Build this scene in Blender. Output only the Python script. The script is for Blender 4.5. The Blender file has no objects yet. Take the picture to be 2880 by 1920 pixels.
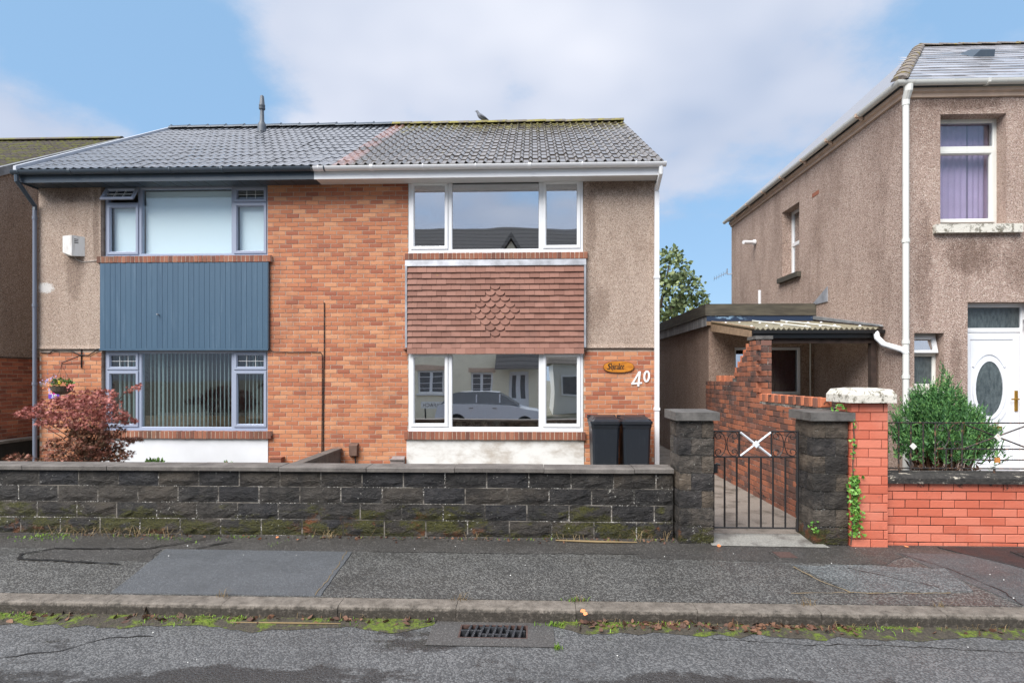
import bpy, math, random
import numpy as np
from mathutils import Vector, Matrix, noise as mnoise

random.seed(7)
R = math.radians
S = bpy.context.scene
COL = S.collection

# ------------------------------------------------------------------ camera
cam_d = bpy.data.cameras.new('camera')
cam = bpy.data.objects.new('camera', cam_d)
COL.objects.link(cam)
cam.location = (0, 0, 1.745)
cam.rotation_euler = (R(90), 0, R(2.03))
cam_d.sensor_width = 36
cam_d.lens = 19.9
cam_d.shift_y = 0.0344
cam_d.clip_end = 2000
S.camera = cam

# ------------------------------------------------------------------ light
SUN_EL, SUN_AZ = 47, 216          # azimuth clockwise from +Y: behind the camera
sun_d = bpy.data.lights.new('sun', 'SUN')
sun_d.energy = 1.5
sun_d.angle = R(45)
sun_d.color = (1, .965, .92)
sun = bpy.data.objects.new('sun', sun_d)
COL.objects.link(sun)
a = R(SUN_AZ)
sd = Vector((math.sin(a) * math.cos(R(SUN_EL)), math.cos(a) * math.cos(R(SUN_EL)), math.sin(R(SUN_EL))))
sun.rotation_euler = sd.to_track_quat('Z', 'Y').to_euler()

S.view_settings.view_transform = 'Standard'
S.view_settings.look = 'None'
S.view_settings.exposure = 1.98
S.view_settings.gamma = 1


# ------------------------------------------------------------------ node helper
class NT:
    def __init__(s, tree):
        s.t = tree
        tree.nodes.clear()

    def n(s, typ, ins=None, **props):
        nd = s.t.nodes.new(typ)
        for k, v in props.items():
            setattr(nd, k, v)
        for k, v in (ins or {}).items():
            sock = nd.inputs[k]
            if isinstance(v, bpy.types.NodeSocket):
                s.t.links.new(v, sock)
            else:
                if isinstance(v, (tuple, list)) and len(v) == 3 and sock.type == 'RGBA':
                    v = (*v, 1)
                sock.default_value = v
        return nd

    def math(s, op, a, b=0.0, c=0.0, clamp=False):
        return s.n('ShaderNodeMath', {0: a, 1: b, 2: c}, operation=op, use_clamp=clamp).outputs[0]

    def vmath(s, op, a, b=(0, 0, 0), out=0):
        return s.n('ShaderNodeVectorMath', {0: a, 1: b}, operation=op).outputs[out]

    def mix(s, f, a, b, blend='MIX'):
        nd = s.n('ShaderNodeMix', {'Factor': f}, data_type='RGBA', blend_type=blend)
        for k, v in ((6, a), (7, b)):
            if isinstance(v, bpy.types.NodeSocket):
                s.t.links.new(v, nd.inputs[k])
            else:
                nd.inputs[k].default_value = (*v, 1) if len(v) == 3 else v
        return nd.outputs[2]

    def ramp(s, f, stops, interp='LINEAR'):
        nd = s.n('ShaderNodeValToRGB', {0: f})
        cr = nd.color_ramp
        cr.interpolation = interp
        while len(cr.elements) < len(stops):
            cr.elements.new(0.5)
        for e, (p, c) in zip(cr.elements, stops):
            e.position = p
            if isinstance(c, (int, float)):
                c = (c, c, c)
            e.color = (*c, 1)
        return nd.outputs[0]

    def step(s, v, lo, hi, a=0.0, b=1.0):
        return s.n('ShaderNodeMapRange', {0: v, 1: lo, 2: hi, 3: a, 4: b}, interpolation_type='SMOOTHSTEP').outputs[0]

    def noise(s, vec, scale, detail=3, rough=.55, out=0, dist=0):
        return s.n('ShaderNodeTexNoise', {'Vector': vec, 'Scale': scale, 'Detail': detail, 'Roughness': rough, 'Distortion': dist}).outputs[out]

    def vor(s, vec, scale, out='Distance', feature='F1'):
        return s.n('ShaderNodeTexVoronoi', {'Vector': vec, 'Scale': scale}, feature=feature).outputs[out]

    def scale(s, vec, xyz):
        return s.vmath('MULTIPLY', vec, xyz)

    def sep(s, vec):
        return s.n('ShaderNodeSeparateXYZ', {0: vec}).outputs

    def bump(s, h, strength=.5, dist=.01):
        return s.n('ShaderNodeBump', {'Strength': strength, 'Distance': dist, 'Height': h}).outputs[0]


# ------------------------------------------------------------------ world
world = bpy.data.worlds.new('World')
S.world = world
world.use_nodes = True
W = NT(world.node_tree)
sky = W.n('ShaderNodeTexSky', sky_type='NISHITA', sun_disc=False, sun_elevation=R(SUN_EL), sun_rotation=R(SUN_AZ),
          altitude=50, air_density=1.0, dust_density=0.6, ozone_density=1.5)
tc = W.n('ShaderNodeTexCoord').outputs['Generated']
dx, dy, dz = W.sep(tc)
den = W.math('ADD', W.math('ABSOLUTE', dz), .28)
cp = W.n('ShaderNodeCombineXYZ', {0: W.math('DIVIDE', dx, den), 1: W.math('DIVIDE', dy, den), 2: 3.3}).outputs[0]
big = W.noise(cp, 1.3, 6, .55, dist=.1)
fine = W.noise(cp, 3.4, 8, .62)


def blob(v, rad, amt):          # a denser or thinner stretch of cloud in one direction
    d = W.vmath('DISTANCE', tc, Vector(v).normalized(), out=1)
    return W.math('MULTIPLY', W.step(d, 0, rad, 1, 0), amt)


cov = W.math('ADD', big, W.math('MULTIPLY', W.math('SUBTRACT', fine, .5), 1.05))
for v, rad, amt in (((-.84, 1, .58), .27, -.50), ((-.60, 1, .48), .25, -.36), ((-.50, 1, .42), .20, -.14), ((-.02, 1, .55), .55, .14), ((.30, 1, .58), .40, .12),
                    ((.84, 1, .64), .22, -.44), ((-.95, 1, .46), .18, .56), ((-.74, 1, .41), .10, .36), ((.36, 1, .14), .34, -.42), ((-.42, 1, .62), .14, .14)):
    cov = W.math('ADD', cov, blob(v, rad, amt))
mask = W.step(cov, .20, .66)
body = W.math('ADD', W.noise(cp, 1.7, 3, .5), W.math('MULTIPLY', W.math('SUBTRACT', dz, .25), .75))
ccol = W.ramp(body, [(.40, (2.4, 2.85, 3.75)), (.60, (3.3, 3.6, 4.3)), (.82, (4.35, 4.5, 5.0))])
ccol = W.n('ShaderNodeVectorMath', {0: ccol, 1: (1, 1, 1)}, operation='MULTIPLY').outputs[0]
blue = W.mix(.8, sky.outputs[0], (1.6, 2.75, 4.2))
col = W.mix(mask, blue, ccol)
bg = W.n('ShaderNodeBackground', {'Color': col, 'Strength': 0.052})
W.t.links.new(bg.outputs[0], W.n('ShaderNodeOutputWorld').inputs[0])

# ------------------------------------------------------------------ materials
M = {}


def mat(name, fn, rough=.8, spec=.5, metal=0.0, coat=0.0):
    m = bpy.data.materials.new(name)
    m.use_nodes = True
    N = NT(m.node_tree)
    out = N.n('ShaderNodeOutputMaterial')
    b = N.n('ShaderNodeBsdfPrincipled', {'Roughness': rough, 'Specular IOR Level': spec, 'Metallic': metal, 'Coat Weight': coat, 'Coat Roughness': .12})
    N.t.links.new(b.outputs[0], out.inputs[0])
    g = N.n('ShaderNodeNewGeometry')
    N.P = g.outputs['Position']
    N.rnd = N.math('FRACT', N.math('ADD', N.math('MULTIPLY', N.n('ShaderNodeObjectInfo').outputs['Random'], 7.31), g.outputs['Random Per Island']))
    r = fn(N)
    if not isinstance(r, dict):
        r = {'Base Color': r}
    for k, v in r.items():
        if isinstance(v, bpy.types.NodeSocket):
            N.t.links.new(v, b.inputs[k])
        else:
            b.inputs[k].default_value = (*v, 1) if isinstance(v, tuple) and len(v) == 3 else v
    M[name] = m
    return m


def plain(c, var=.12, sc=9, bump=0.0, bsc=60):
    def fn(N):
        n = N.noise(N.P, sc, 4)
        c2 = tuple(x * (1 - var) for x in c)
        c3 = tuple(min(1, x * (1 + var)) for x in c)
        r = {'Base Color': N.ramp(n, [(.3, c2), (.7, c3)])}
        if bump:
            r['Normal'] = N.bump(N.noise(N.P, bsc, 4), bump, .01)
        return r
    return fn


def brickmat(stops, dirt=.35, dirtcol=(.05, .04, .035), spots=None):
    def fn(N):
        base = N.ramp(N.rnd, stops, 'LINEAR')
        st = N.noise(N.scale(N.P, (14, 14, 60)), 1, 4)
        base = N.mix(N.math('MULTIPLY', N.step(st, .35, .75), .35), base, N.mix(.5, base, (.12, .05, .03)))
        if dirt:
            d = N.noise(N.scale(N.P, (2.2, 2.2, 1.1)), 1, 5, .62)
            base = N.mix(N.math('MULTIPLY', N.step(d, .5, .72), dirt), base, dirtcol)
        if spots:
            w = N.noise(N.scale(N.P, (3, 3, 5)), 1.7, 5, .7)
            base = N.mix(N.step(w, spots[0], spots[0] + .06), base, spots[1])
        return {'Base Color': base, 'Normal': N.bump(N.noise(N.P, 140, 4, .7), .45, .006)}
    return fn


mat('brick', brickmat([(0, (.32, .10, .055)), (.1, (.38, .125, .064)), (.3, (.45, .16, .078)), (.5, (.49, .183, .088)), (.7, (.525, .208, .10)), (.88, (.57, .25, .125)), (1, (.60, .285, .15))], .5, (.24, .085, .05)), .82)
mat('brick_red', brickmat([(0, (.20, .075, .05)), (.3, (.30, .11, .065)), (.6, (.37, .14, .08)), (.85, (.43, .19, .1)), (1, (.5, .25, .15))], .3), .82)
mat('brick_old', brickmat([(0, (.10, .055, .045)), (.3, (.18, .072, .046)), (.6, (.27, .095, .052)), (.8, (.38, .13, .065)), (1, (.16, .09, .075))], .95, (.05, .034, .03), (.60, (.035, .028, .026))), .8)
mat('brick_orange', brickmat([(0, (.5, .15, .07)), (.6, (.6, .2, .1)), (1, (.45, .16, .08))], .55, (.06, .04, .035)), .8)
mat('brick_neighbour', brickmat([(0, (.24, .075, .045)), (.4, (.34, .105, .06)), (.8, (.42, .14, .075)), (1, (.48, .18, .1))], .4), .85)
mat('sill_brick', brickmat([(0, (.15, .06, .042)), (.4, (.25, .09, .055)), (.8, (.31, .115, .065)), (1, (.36, .16, .1))], .5, (.06, .05, .03)), .8)
mat('mortar', lambda N: {'Base Color': N.mix(N.step(N.noise(N.scale(N.P, (1, 1, 2)), 3, 5, .65), .42, .7), N.ramp(N.noise(N.P, 40, 3), [(.3, (.44, .35, .28)), (.7, (.58, .47, .38))]), (.32, .23, .18)), 'Normal': N.bump(N.noise(N.P, 150, 3), .5, .006)}, .95)


def pebble(c_lo, c_mid, c_hi, stain, stain_amt, white=None, sc=92, marks=()):
    def fn(N):
        v = N.vor(N.P, sc, 'Color')
        r = N.sep(v)[0]
        base = N.ramp(r, [(.0, c_lo), (.3, c_mid), (.72, c_mid), (1, c_hi)])
        d = N.vor(N.P, sc)
        base = N.mix(N.step(d, .45, .85), base, tuple(x * .6 for x in c_lo))
        s1 = N.noise(N.scale(N.P, (1.3, 1.3, .5)), 1.3, 6, .68)
        s2 = N.noise(N.scale(N.P, (6, 6, .7)), 1, 5, .6)
        st = N.math('ADD', N.math('MULTIPLY', N.step(s1, .42, .7), .7), N.math('MULTIPLY', N.step(s2, .5, .75), .4))
        base = N.mix(N.math('MULTIPLY', st, stain_amt, clamp=True), base, N.mix(.75, base, stain, 'MULTIPLY'))
        for (mx_, mz_, mw_, mh_, am_) in marks:
            px_, py_, pz_ = N.sep(N.P)
            q = N.math('ADD', N.math('POWER', N.math('DIVIDE', N.math('SUBTRACT', px_, mx_), mw_), 2), N.math('POWER', N.math('DIVIDE', N.math('SUBTRACT', pz_, mz_), mh_), 2))
            q = N.math('ADD', q, N.math('MULTIPLY', N.math('SUBTRACT', N.noise(N.scale(N.P, (1.6, 1.6, 1)), 5, 6, .7), .5), 2.4))
            base = N.mix(N.math('MULTIPLY', N.step(q, .1, 1.1, 1, 0), am_), base, N.mix(1.0, base, (.42, .37, .34), 'MULTIPLY'))
        if white:
            (wx, wz, ww, wh) = white
            x, y, z = N.sep(N.P)
            q = N.math('ADD', N.math('POWER', N.math('DIVIDE', N.math('SUBTRACT', x, wx), ww), 2), N.math('POWER', N.math('DIVIDE', N.math('SUBTRACT', z, wz), wh), 2))
            q = N.math('ADD', q, N.math('MULTIPLY', N.math('SUBTRACT', N.noise(N.P, 48, 4, .7), .5), 3.6))
            base = N.mix(N.step(q, .5, 1.0, .85, 0), base, (.72, .7, .68))
        return {'Base Color': base, 'Normal': N.bump(d, .9, .012)}
    return fn


mat('pebble_semi', pebble((.37, .275, .215), (.52, .40, .325), (.70, .59, .50), (.60, .53, .48), .8, marks=((1.45, 5.05, .75, .22, .8), (1.0, 4.4, .12, .8, .5), (1.1, 2.9, .25, .5, .4))), .9)
mat('pebble_semi_patched', pebble((.37, .275, .215), (.52, .40, .325), (.70, .59, .50), (.60, .53, .48), .8, (-8.58, 3.31, .17, .10), marks=((-8.1, 5.0, .6, .25, .8), (-8.05, 3.55, .2, .55, .55), (-7.66, 4.3, .07, .8, .6))), .9)
mat('pebble_pink', pebble((.34, .235, .185), (.50, .37, .31), (.72, .60, .52), (.46, .41, .38), 1.0, None, 76, ((6.12, 3.42, .42, .30, .8), (5.45, 3.2, .16, 1.1, .5), (6.75, 3.3, .25, .4, .6), (6.0, 5.55, .7, .12, .7), (5.9, 2.0, .1, .5, .6))), .9)
mat('pebble_out', pebble((.25, .165, .125), (.41, .29, .23), (.60, .48, .40), (.52, .46, .42), .9), .9)
mat('pebble_neighbour', pebble((.26, .19, .145), (.40, .30, .235), (.60, .50, .42), (.52, .48, .44), .8), .9)


def wet_tile(c, moss=None, rough=.3, bmp=.25):
    def fn(N):
        k = N.ramp(N.rnd, [(0, tuple(x * .8 for x in c)), (1, tuple(x * 1.2 for x in c))])
        n = N.noise(N.P, 30, 4)
        rr = N.step(N.noise(N.P, 9, 4), .3, .7, rough - .08, rough + .14)
        if moss:
            m1 = N.noise(N.scale(N.P, (2.2, 2.2, 2.2)), 2.2, 6, .72)
            z = N.sep(N.P)[2]
            thr = N.step(z, 6.7, 7.75, .64, .47)
            mk = N.step(N.math('SUBTRACT', m1, thr), 0, .06)
            k = N.mix(mk, k, N.ramp(N.noise(N.P, 40, 3), [(.3, moss), (.7, tuple(x * 1.8 for x in moss))]))
            rr = N.math('ADD', rr, N.math('MULTIPLY', mk, .5))
        return {'Base Color': k, 'Roughness': rr, 'Normal': N.bump(n, bmp, .006)}
    return fn


mat('tile_grey', wet_tile((.075, .08, .092), None, .14, bmp=.03), spec=1.0, coat=1.0)
mat('tile_brown', wet_tile((.10, .082, .066), (.16, .14, .035), .2, bmp=.10), spec=.8, coat=.6)
mat('tile_pink', wet_tile((.32, .17, .135), None, .24, bmp=.1), spec=.8, coat=.8)
mat('ridge_brown', wet_tile((.14, .12, .09), (.17, .15, .045), .6))
mat('neighbour_tile', lambda N: {'Base Color': N.mix(N.step(N.noise(N.P, 5, 6, .7), .46, .58), N.ramp(N.rnd, [(0, (.075, .06, .05)), (1, (.11, .09, .075))]), (.13, .125, .03)), 'Normal': N.bump(N.noise(N.P, 40, 3), .4, .01)}, .75)
mat('underlay', plain((.03, .028, .028)), .9)
mat('slate', lambda N: {'Base Color': N.mix(N.step(N.noise(N.P, 16, 5, .7), .63, .66), N.ramp(N.rnd, [(0, (.24, .235, .245)), (.5, (.36, .35, .365)), (1, (.48, .47, .49))]), (.03, .03, .018)), 'Roughness': N.step(N.noise(N.P, 6, 3), .3, .7, .3, .38), 'Normal': N.bump(N.noise(N.P, 25, 4), .05, .008)}, .3, .8, coat=.35)
mat('hip_tile', lambda N: N.mix(N.step(N.noise(N.P, 7, 6, .7), .54, .62), N.ramp(N.noise(N.P, 22, 4), [(.3, (.13, .108, .095)), (.7, (.26, .225, .20))]), (.26, .2, .05)), .8)
mat('hanging_tile', lambda N: {'Base Color': N.mix(N.step(N.noise(N.scale(N.P, (7, 7, 7)), 2.2, 5, .7), .69, .715), N.mix(N.math('MULTIPLY', N.step(N.noise(N.scale(N.P, (1.5, 1, 1)), 2.2, 4), .5, .75), .45), N.ramp(N.rnd, [(0, (.215, .098, .070)), (.5, (.255, .12, .087)), (1, (.30, .148, .11))]), (.17, .085, .065)), (.52, .34, .03)), 'Normal': N.bump(N.noise(N.P, 90, 3), .25, .005)}, .75)
mat('lead', plain((.30, .31, .34), .3, 6), .5, .5, .2)
mat('lead_dark', plain((.2, .21, .22), .35, 7), .6)


def upvc(c, dirt=.0):
    def fn(N):
        b = c
        n = N.step(N.noise(N.scale(N.P, (3, 3, 1)), 4, 5, .7), .52, .75)
        return {'Base Color': N.mix(N.math('MULTIPLY', n, .06 + dirt), b, (.35, .33, .28))}
    return fn


mat('upvc_white', upvc((.80, .81, .83)), .3)
mat('upvc_cream', upvc((.72, .72, .68), .25), .4)
mat('upvc_grey', upvc((.32, .36, .46)), .32)
mat('gutter_slate', upvc((.055, .075, .10)), .35)
mat('pipe_slate', upvc((.16, .18, .23)), .4)
mat('soffit_white', upvc((.72, .72, .73)), .5)
mat('cladding', lambda N: {'Base Color': N.mix(N.math('MULTIPLY', N.step(N.noise(N.scale(N.P, (18, 18, 1.2)), 1, 5, .7), .5, .8), .5), N.ramp(N.rnd, [(0, (.040, .088, .145)), (1, (.050, .104, .165))]), (.11, .175, .245)), 'Normal': N.bump(N.noise(N.scale(N.P, (60, 60, 3)), 1, 4), .2, .004)}, .5)
mat('render_white', plain((.70, .71, .74), .04, 3), .85)
mat('render_stained', lambda N: N.mix(N.step(N.noise(N.scale(N.P, (1.2, 1, 2.2)), 1.6, 6, .65), .42, .72), (.72, .71, .69), (.42, .37, .32)), .85)
mat('interior', plain((.34, .33, .31), .05), .9)
mat('interior_dark', plain((.05, .042, .038), .1), .9)
mat('blind_white', lambda N: {'Base Color': (.82, .90, .93), 'Emission Color': (0, 0, 0)}, .8)
mat('blind_slat', plain((.62, .72, .71), .05), .8)
mat('curtain_lilac', plain((.80, .58, .80), .06, 5), .85)
mat('curtain_red', plain((.13, .02, .03), .2, 5), .9)
mat('iron', lambda N: N.mix(N.step(N.noise(N.P, 30, 5, .7), .63, .7), (.016, .015, .016), (.11, .055, .03)), .45, .5)
mat('iron_rusty', lambda N: N.mix(N.step(N.noise(N.P, 26, 5, .7), .52, .62), (.02, .018, .018), (.17, .085, .045)), .55)
mat('paint_white', plain((.72, .74, .78), .1, 20), .5)
mat('paint_white_rust', lambda N: N.mix(N.step(N.noise(N.P, 18, 4), .55, .65), (.72, .70, .66), (.45, .22, .06)), .55)
mat('paint_orange_rust', plain((.48, .2, .05), .3, 30), .6)


def stone(lo, hi, moss, lichen, low_z=.36):
    def fn(N):
        x, y, z = N.sep(N.P)
        n = N.noise(N.P, 11, 6, .65)
        base = N.ramp(n, [(.28, lo), (.72, hi)])
        base = N.mix(N.math('MULTIPLY', N.step(N.rnd, .45, 1), .75), base, N.mix(.6, base, tuple(q * 1.3 for q in (hi[0] * 1.15, hi[1], hi[2] * .8))))
        base = N.mix(N.math('MULTIPLY', N.step(N.rnd, .5, .1), .5), base, (.016, .017, .024))
        base = N.mix(N.math('MULTIPLY', N.step(N.noise(N.scale(N.P, (1.1, 1.1, 1.8)), 1.9, 6, .7), .44, .62), .72), base, (.009, .008, .008))
        m1 = N.noise(N.scale(N.P, (1.5, 1.5, 3.2)), 1.6, 6, .7)
        thr = N.step(z, .05, low_z + .1, .43, .72)
        gm = N.step(N.math('SUBTRACT', m1, thr), 0, .09)
        rr = N.noise(N.vmath('ADD', N.P, (13, 5, 2)), 2.1, 6, .7)
        base = N.mix(N.step(N.math('SUBTRACT', rr, N.step(z, .05, low_z + .05, .54, .8)), 0, .07), base, (.13, .045, .012))
        base = N.mix(gm, base, N.ramp(N.noise(N.P, 60, 3), [(.3, (.016, .018, .004)), (.7, (.075, .07, .008))]))
        l = N.noise(N.P, 34, 5, .75)
        l2 = N.noise(N.P, 3.1, 3)
        base = N.mix(N.step(N.math('ADD', l, N.math('MULTIPLY', N.math('SUBTRACT', l2, .5), .35)), lichen, lichen + .03), base, (.42, .41, .37))
        h = N.math('ADD', N.noise(N.scale(N.P, (1, 1, 1.6)), 15, 6, .72), N.math('MULTIPLY', N.noise(N.P, 70, 3), .3))
        return {'Base Color': base, 'Normal': N.bump(h, 1.0, .05)}
    return fn


mat('stone_block', stone((.007, .007, .008), (.066, .059, .052), None, .66, .54), .45, .5)
mat('stone_pillar', stone((.022, .019, .016), (.13, .11, .092), None, .66, .34), .75)
mat('joint', lambda N: N.mix(N.math('MULTIPLY', N.step(N.noise(N.P, 48, 4, .7), .54, .6), N.step(N.noise(N.P, 2.3, 3), .42, .6)), N.mix(N.step(N.noise(N.scale(N.P, (1, 1, 2)), 3.1, 5, .7), .44, .6), (.035, .032, .028), (.20, .18, .155)), (.6, .58, .54)), .95)
mat('coping', lambda N: {'Base Color': N.mix(N.step(N.vor(N.P, 120), .0, .32, 1, 0), N.ramp(N.noise(N.P, 5, 6, .7), [(.3, (.075, .066, .06)), (.7, (.20, .18, .163))]), (.30, .275, .25)), 'Normal': N.bump(N.noise(N.P, 110, 3), .6, .008)}, .75)
mat('pillar_cap', lambda N: {'Base Color': N.ramp(N.noise(N.P, 9, 6, .7), [(.3, (.06, .056, .052)), (.7, (.16, .15, .14))]), 'Normal': N.bump(N.noise(N.P, 110, 3), .6, .008)}, .6)
mat('cap_weathered', lambda N: {'Base Color': N.mix(N.step(N.noise(N.P, 15, 6, .75), .50, .62), (.66, .63, .56), N.ramp(N.noise(N.P, 30, 3), [(.3, (.03, .028, .024)), (.7, (.2, .18, .13))])), 'Normal': N.bump(N.noise(N.P, 60, 4), .7, .012)}, .85)
mat('coping_black', lambda N: {'Base Color': N.mix(N.step(N.noise(N.scale(N.P, (1, 1, 2)), 8, 6, .75), .56, .66), N.ramp(N.noise(N.P, 30, 3), [(.3, (.016, .015, .014)), (.7, (.055, .05, .045))]), (.5, .45, .37)), 'Normal': N.bump(N.noise(N.P, 60, 4), .7, .012)}, .85)


def redpaint(N):
    c = N.ramp(N.rnd, [(0, (.52, .125, .07)), (.5, (.60, .155, .09)), (1, (.66, .205, .13))])
    c = N.mix(N.math('MULTIPLY', N.step(N.noise(N.P, 1.7, 5, .65), .45, .7), .4), c, (.66, .27, .19))
    d = N.noise(N.scale(N.P, (2, 2, 4)), 3.2, 6, .7)
    c = N.mix(N.math('MULTIPLY', N.step(d, .55, .8), .6), c, (.25, .11, .075))
    d2 = N.noise(N.P, 14, 6, .78)
    z = N.sep(N.P)[2]
    on_wall = N.step(N.sep(N.P)[0], 3.655, 3.67)
    thr = N.math('SUBTRACT', .70, N.math('MULTIPLY', N.math('MULTIPLY', N.step(z, .44, .66), .17), on_wall))
    c = N.mix(N.step(N.math('SUBTRACT', d2, thr), 0, .07), c, (.06, .034, .028))
    return {'Base Color': c, 'Normal': N.bump(N.noise(N.P, 70, 4), .5, .008)}


mat('brick_painted', redpaint, .6)
mat('joint_painted', lambda N: N.mix(N.step(N.noise(N.scale(N.P, (1.2, 1, 1.6)), 2.1, 4), .45, .56), (.17, .05, .036), (.018, .014, .013)), .8)


def asphalt(base, chip, sc, amt, wet=0.0, rough=.62, patch=.22, bmp=.5):
    def fn(N):
        c = N.vor(N.P, sc, 'Color')
        r = N.sep(c)[0]
        b = N.ramp(r, [(0, tuple(x * .7 for x in base)), (1 - amt, base), (min(.99, 1 - amt + .12), chip), (1, tuple(min(1, x * 1.25) for x in chip))])
        d = N.vor(N.P, sc)
        b = N.mix(N.step(d, .5, .9), b, tuple(x * .55 for x in base))
        big = N.noise(N.scale(N.P, (.6, 1.3, 1)), 1.6, 6, .65)
        b = N.mix(N.math('MULTIPLY', N.step(big, .4, .75), patch), b, tuple(x * .45 for x in base))
        res = {'Base Color': b}
        rr = N.step(N.noise(N.P, 3, 4), .3, .7, rough - .12, rough + .1)
        hs = bmp
        if wet:
            x, y, z = N.sep(N.P)
            w = N.noise(N.scale(N.P, (.55, 1.6, 1)), 1.05, 5, .6)
            w = N.math('ADD', w, N.math('MULTIPLY', N.math('SUBTRACT', N.noise(N.P, 9, 5, .7), .5), .22))
            w = N.math('ADD', w, N.step(y, 3.5, 3.85, .09, -.12))
            wm = N.step(w, .48, .54)
            b2 = N.mix(N.math('MULTIPLY', wm, wet), b, N.mix(.78, b, (.034, .031, .030)))
            res['Base Color'] = b2
            rr = N.math('MULTIPLY_ADD', N.math('MULTIPLY', wm, wet), -.30, rr)
        res['Roughness'] = rr
        res['Normal'] = N.bump(N.math('MULTIPLY', d, -1), hs, .010)
        return res
    return fn


mat('road', asphalt((.108, .109, .111), (.158, .158, .158), 84, .5, 1.0, .46, .4, .5), .5)
mat('pavement', asphalt((.080, .077, .073), (.165, .162, .151), 84, .42, 0, .44, .55, .5), .55)
mat('pavement_strip', asphalt((.068, .063, .058), (.125, .117, .107), 95, .22, 0, .55, .6, .5), .6)
mat('patch_smooth', asphalt((.112, .118, .126), (.155, .162, .17), 150, .22, 0, .5, .12, .35), .55)
mat('patch_grey', asphalt((.09, .093, .095), (.14, .14, .14), 120, .25, 0, .55, .4, .4), .55)
mat('patch_pale', asphalt((.105, .113, .115), (.185, .195, .195), 80, .45, 0, .58, .6, .5), .6)
mat('patch_black', asphalt((.03, .028, .029), (.06, .058, .058), 120, .15, 0, .55, .2, .35), .4)
mat('tar', plain((.016, .015, .015), .2), .45)
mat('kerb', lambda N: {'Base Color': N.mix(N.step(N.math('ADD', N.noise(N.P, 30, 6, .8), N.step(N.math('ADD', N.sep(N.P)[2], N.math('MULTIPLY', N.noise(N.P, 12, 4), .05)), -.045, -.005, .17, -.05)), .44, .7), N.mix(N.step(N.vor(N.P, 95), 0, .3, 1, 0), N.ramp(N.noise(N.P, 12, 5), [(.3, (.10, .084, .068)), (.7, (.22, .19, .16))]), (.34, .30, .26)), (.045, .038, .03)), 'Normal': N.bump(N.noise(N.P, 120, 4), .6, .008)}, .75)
mat('concrete', lambda N: {'Base Color': N.mix(N.step(N.noise(N.P, 3.5, 6, .7), .45, .7), N.ramp(N.noise(N.P, 60, 4), [(.3, (.19, .165, .14)), (.7, (.31, .27, .235))]), (.10, .085, .068)), 'Normal': N.bump(N.noise(N.P, 60, 4), .5, .008)}, .6)
mat('concrete_grey', lambda N: {'Base Color': N.mix(N.step(N.noise(N.P, 4, 6, .7), .45, .7), N.ramp(N.noise(N.P, 60, 4), [(.3, (.2, .195, .18)), (.7, (.33, .32, .29))]), (.12, .11, .1)), 'Normal': N.bump(N.noise(N.P, 90, 4), .5, .008)}, .6)
mat('grate_surround', asphalt((.10, .094, .09), (.15, .143, .137), 140, .2, 0, .6, .3, .3), .6)
mat('grate_iron', plain((.075, .08, .09), .2, 40), .4, .5, .5)
mat('rust', plain((.085, .05, .042), .35, 40), .7)
mat('pit', plain((.006, .006, .006)), .9)
mat('earth', plain((.06, .045, .032), .4, 9), .95)
mat('garden', lambda N: N.mix(N.step(N.noise(N.P, 2.5, 5), .42, .6), (.2, .18, .155), (.07, .08, .03)), .9)
mat('verge_strip', plain((.55, .57, .62), .1), .35)
mat('black_wall', plain((.012, .011, .01), .4, 6, .6), .85)
mat('bin_plastic', lambda N: {'Base Color': N.mix(N.math('MULTIPLY', N.step(N.noise(N.scale(N.P, (9, 9, 1.5)), 1.4, 5, .7), .52, .8), .35), (.013, .017, .024), (.06, .07, .085))}, .42, .5)
mat('bin_wheel', plain((.012, .012, .012)), .7)
mat('sticker', plain((.75, .75, .72)), .6)
mat('alarm', lambda N: N.mix(N.math('MULTIPLY', N.step(N.noise(N.scale(N.P, (6, 6, 2)), 2, 5), .45, .7), .6), (.72, .71, .69), (.45, .40, .36)), .6)
mat('dark_slot', plain((.03, .028, .026)), .9)
mat('cable', plain((.012, .011, .011)), .7)
mat('cable_white', plain((.5, .46, .42)), .7)
mat('box_brown', plain((.13, .075, .055), .25, 12), .75)
mat('box_grey', plain((.26, .22, .21), .2, 12), .7)
mat('plaque_wood', lambda N: N.mix(N.step(N.noise(N.scale(N.P, (4, 4, 30)), 2, 4), .3, .75), (.62, .24, .025), (.36, .12, .015)), .3)
mat('plaque_edge', plain((.17, .06, .015)), .5)
mat('ink', plain((.02, .012, .008)), .6)
mat('numeral', plain((.80, .80, .80), .03), .35)
mat('sign_lilac', lambda N: N.ramp(N.sep(N.P)[2], [(0, (.14, .05, .42)), (.5, (.14, .05, .42)), (1, (.6, .55, .78))]), .35)
mat('sign_purple', plain((.16, .055, .45), .05), .35)
mat('sign_magenta', plain((.75, .02, .32), .1), .35)
mat('flower_pink', plain((.85, .28, .28), .2, 40), .7)
mat('flower_orange', plain((.85, .30, .12), .2, 40), .7)
mat('flower_mauve', plain((.48, .40, .62), .2, 40), .7)
mat('flower_yellow', plain((.8, .6, .06), .2, 40), .7)
mat('basket', plain((.10, .075, .055), .4, 60, .8), .9)


def leafmat(stops, tr=.25, sc=7):
    def fn(N):
        n = N.noise(N.P, sc, 4, .6)
        f = N.math('ADD', N.math('MULTIPLY', N.rnd, .55), N.math('MULTIPLY', n, .55))
        return {'Base Color': N.ramp(f, stops), 'Subsurface Weight': 0.0}
    return fn


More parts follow.
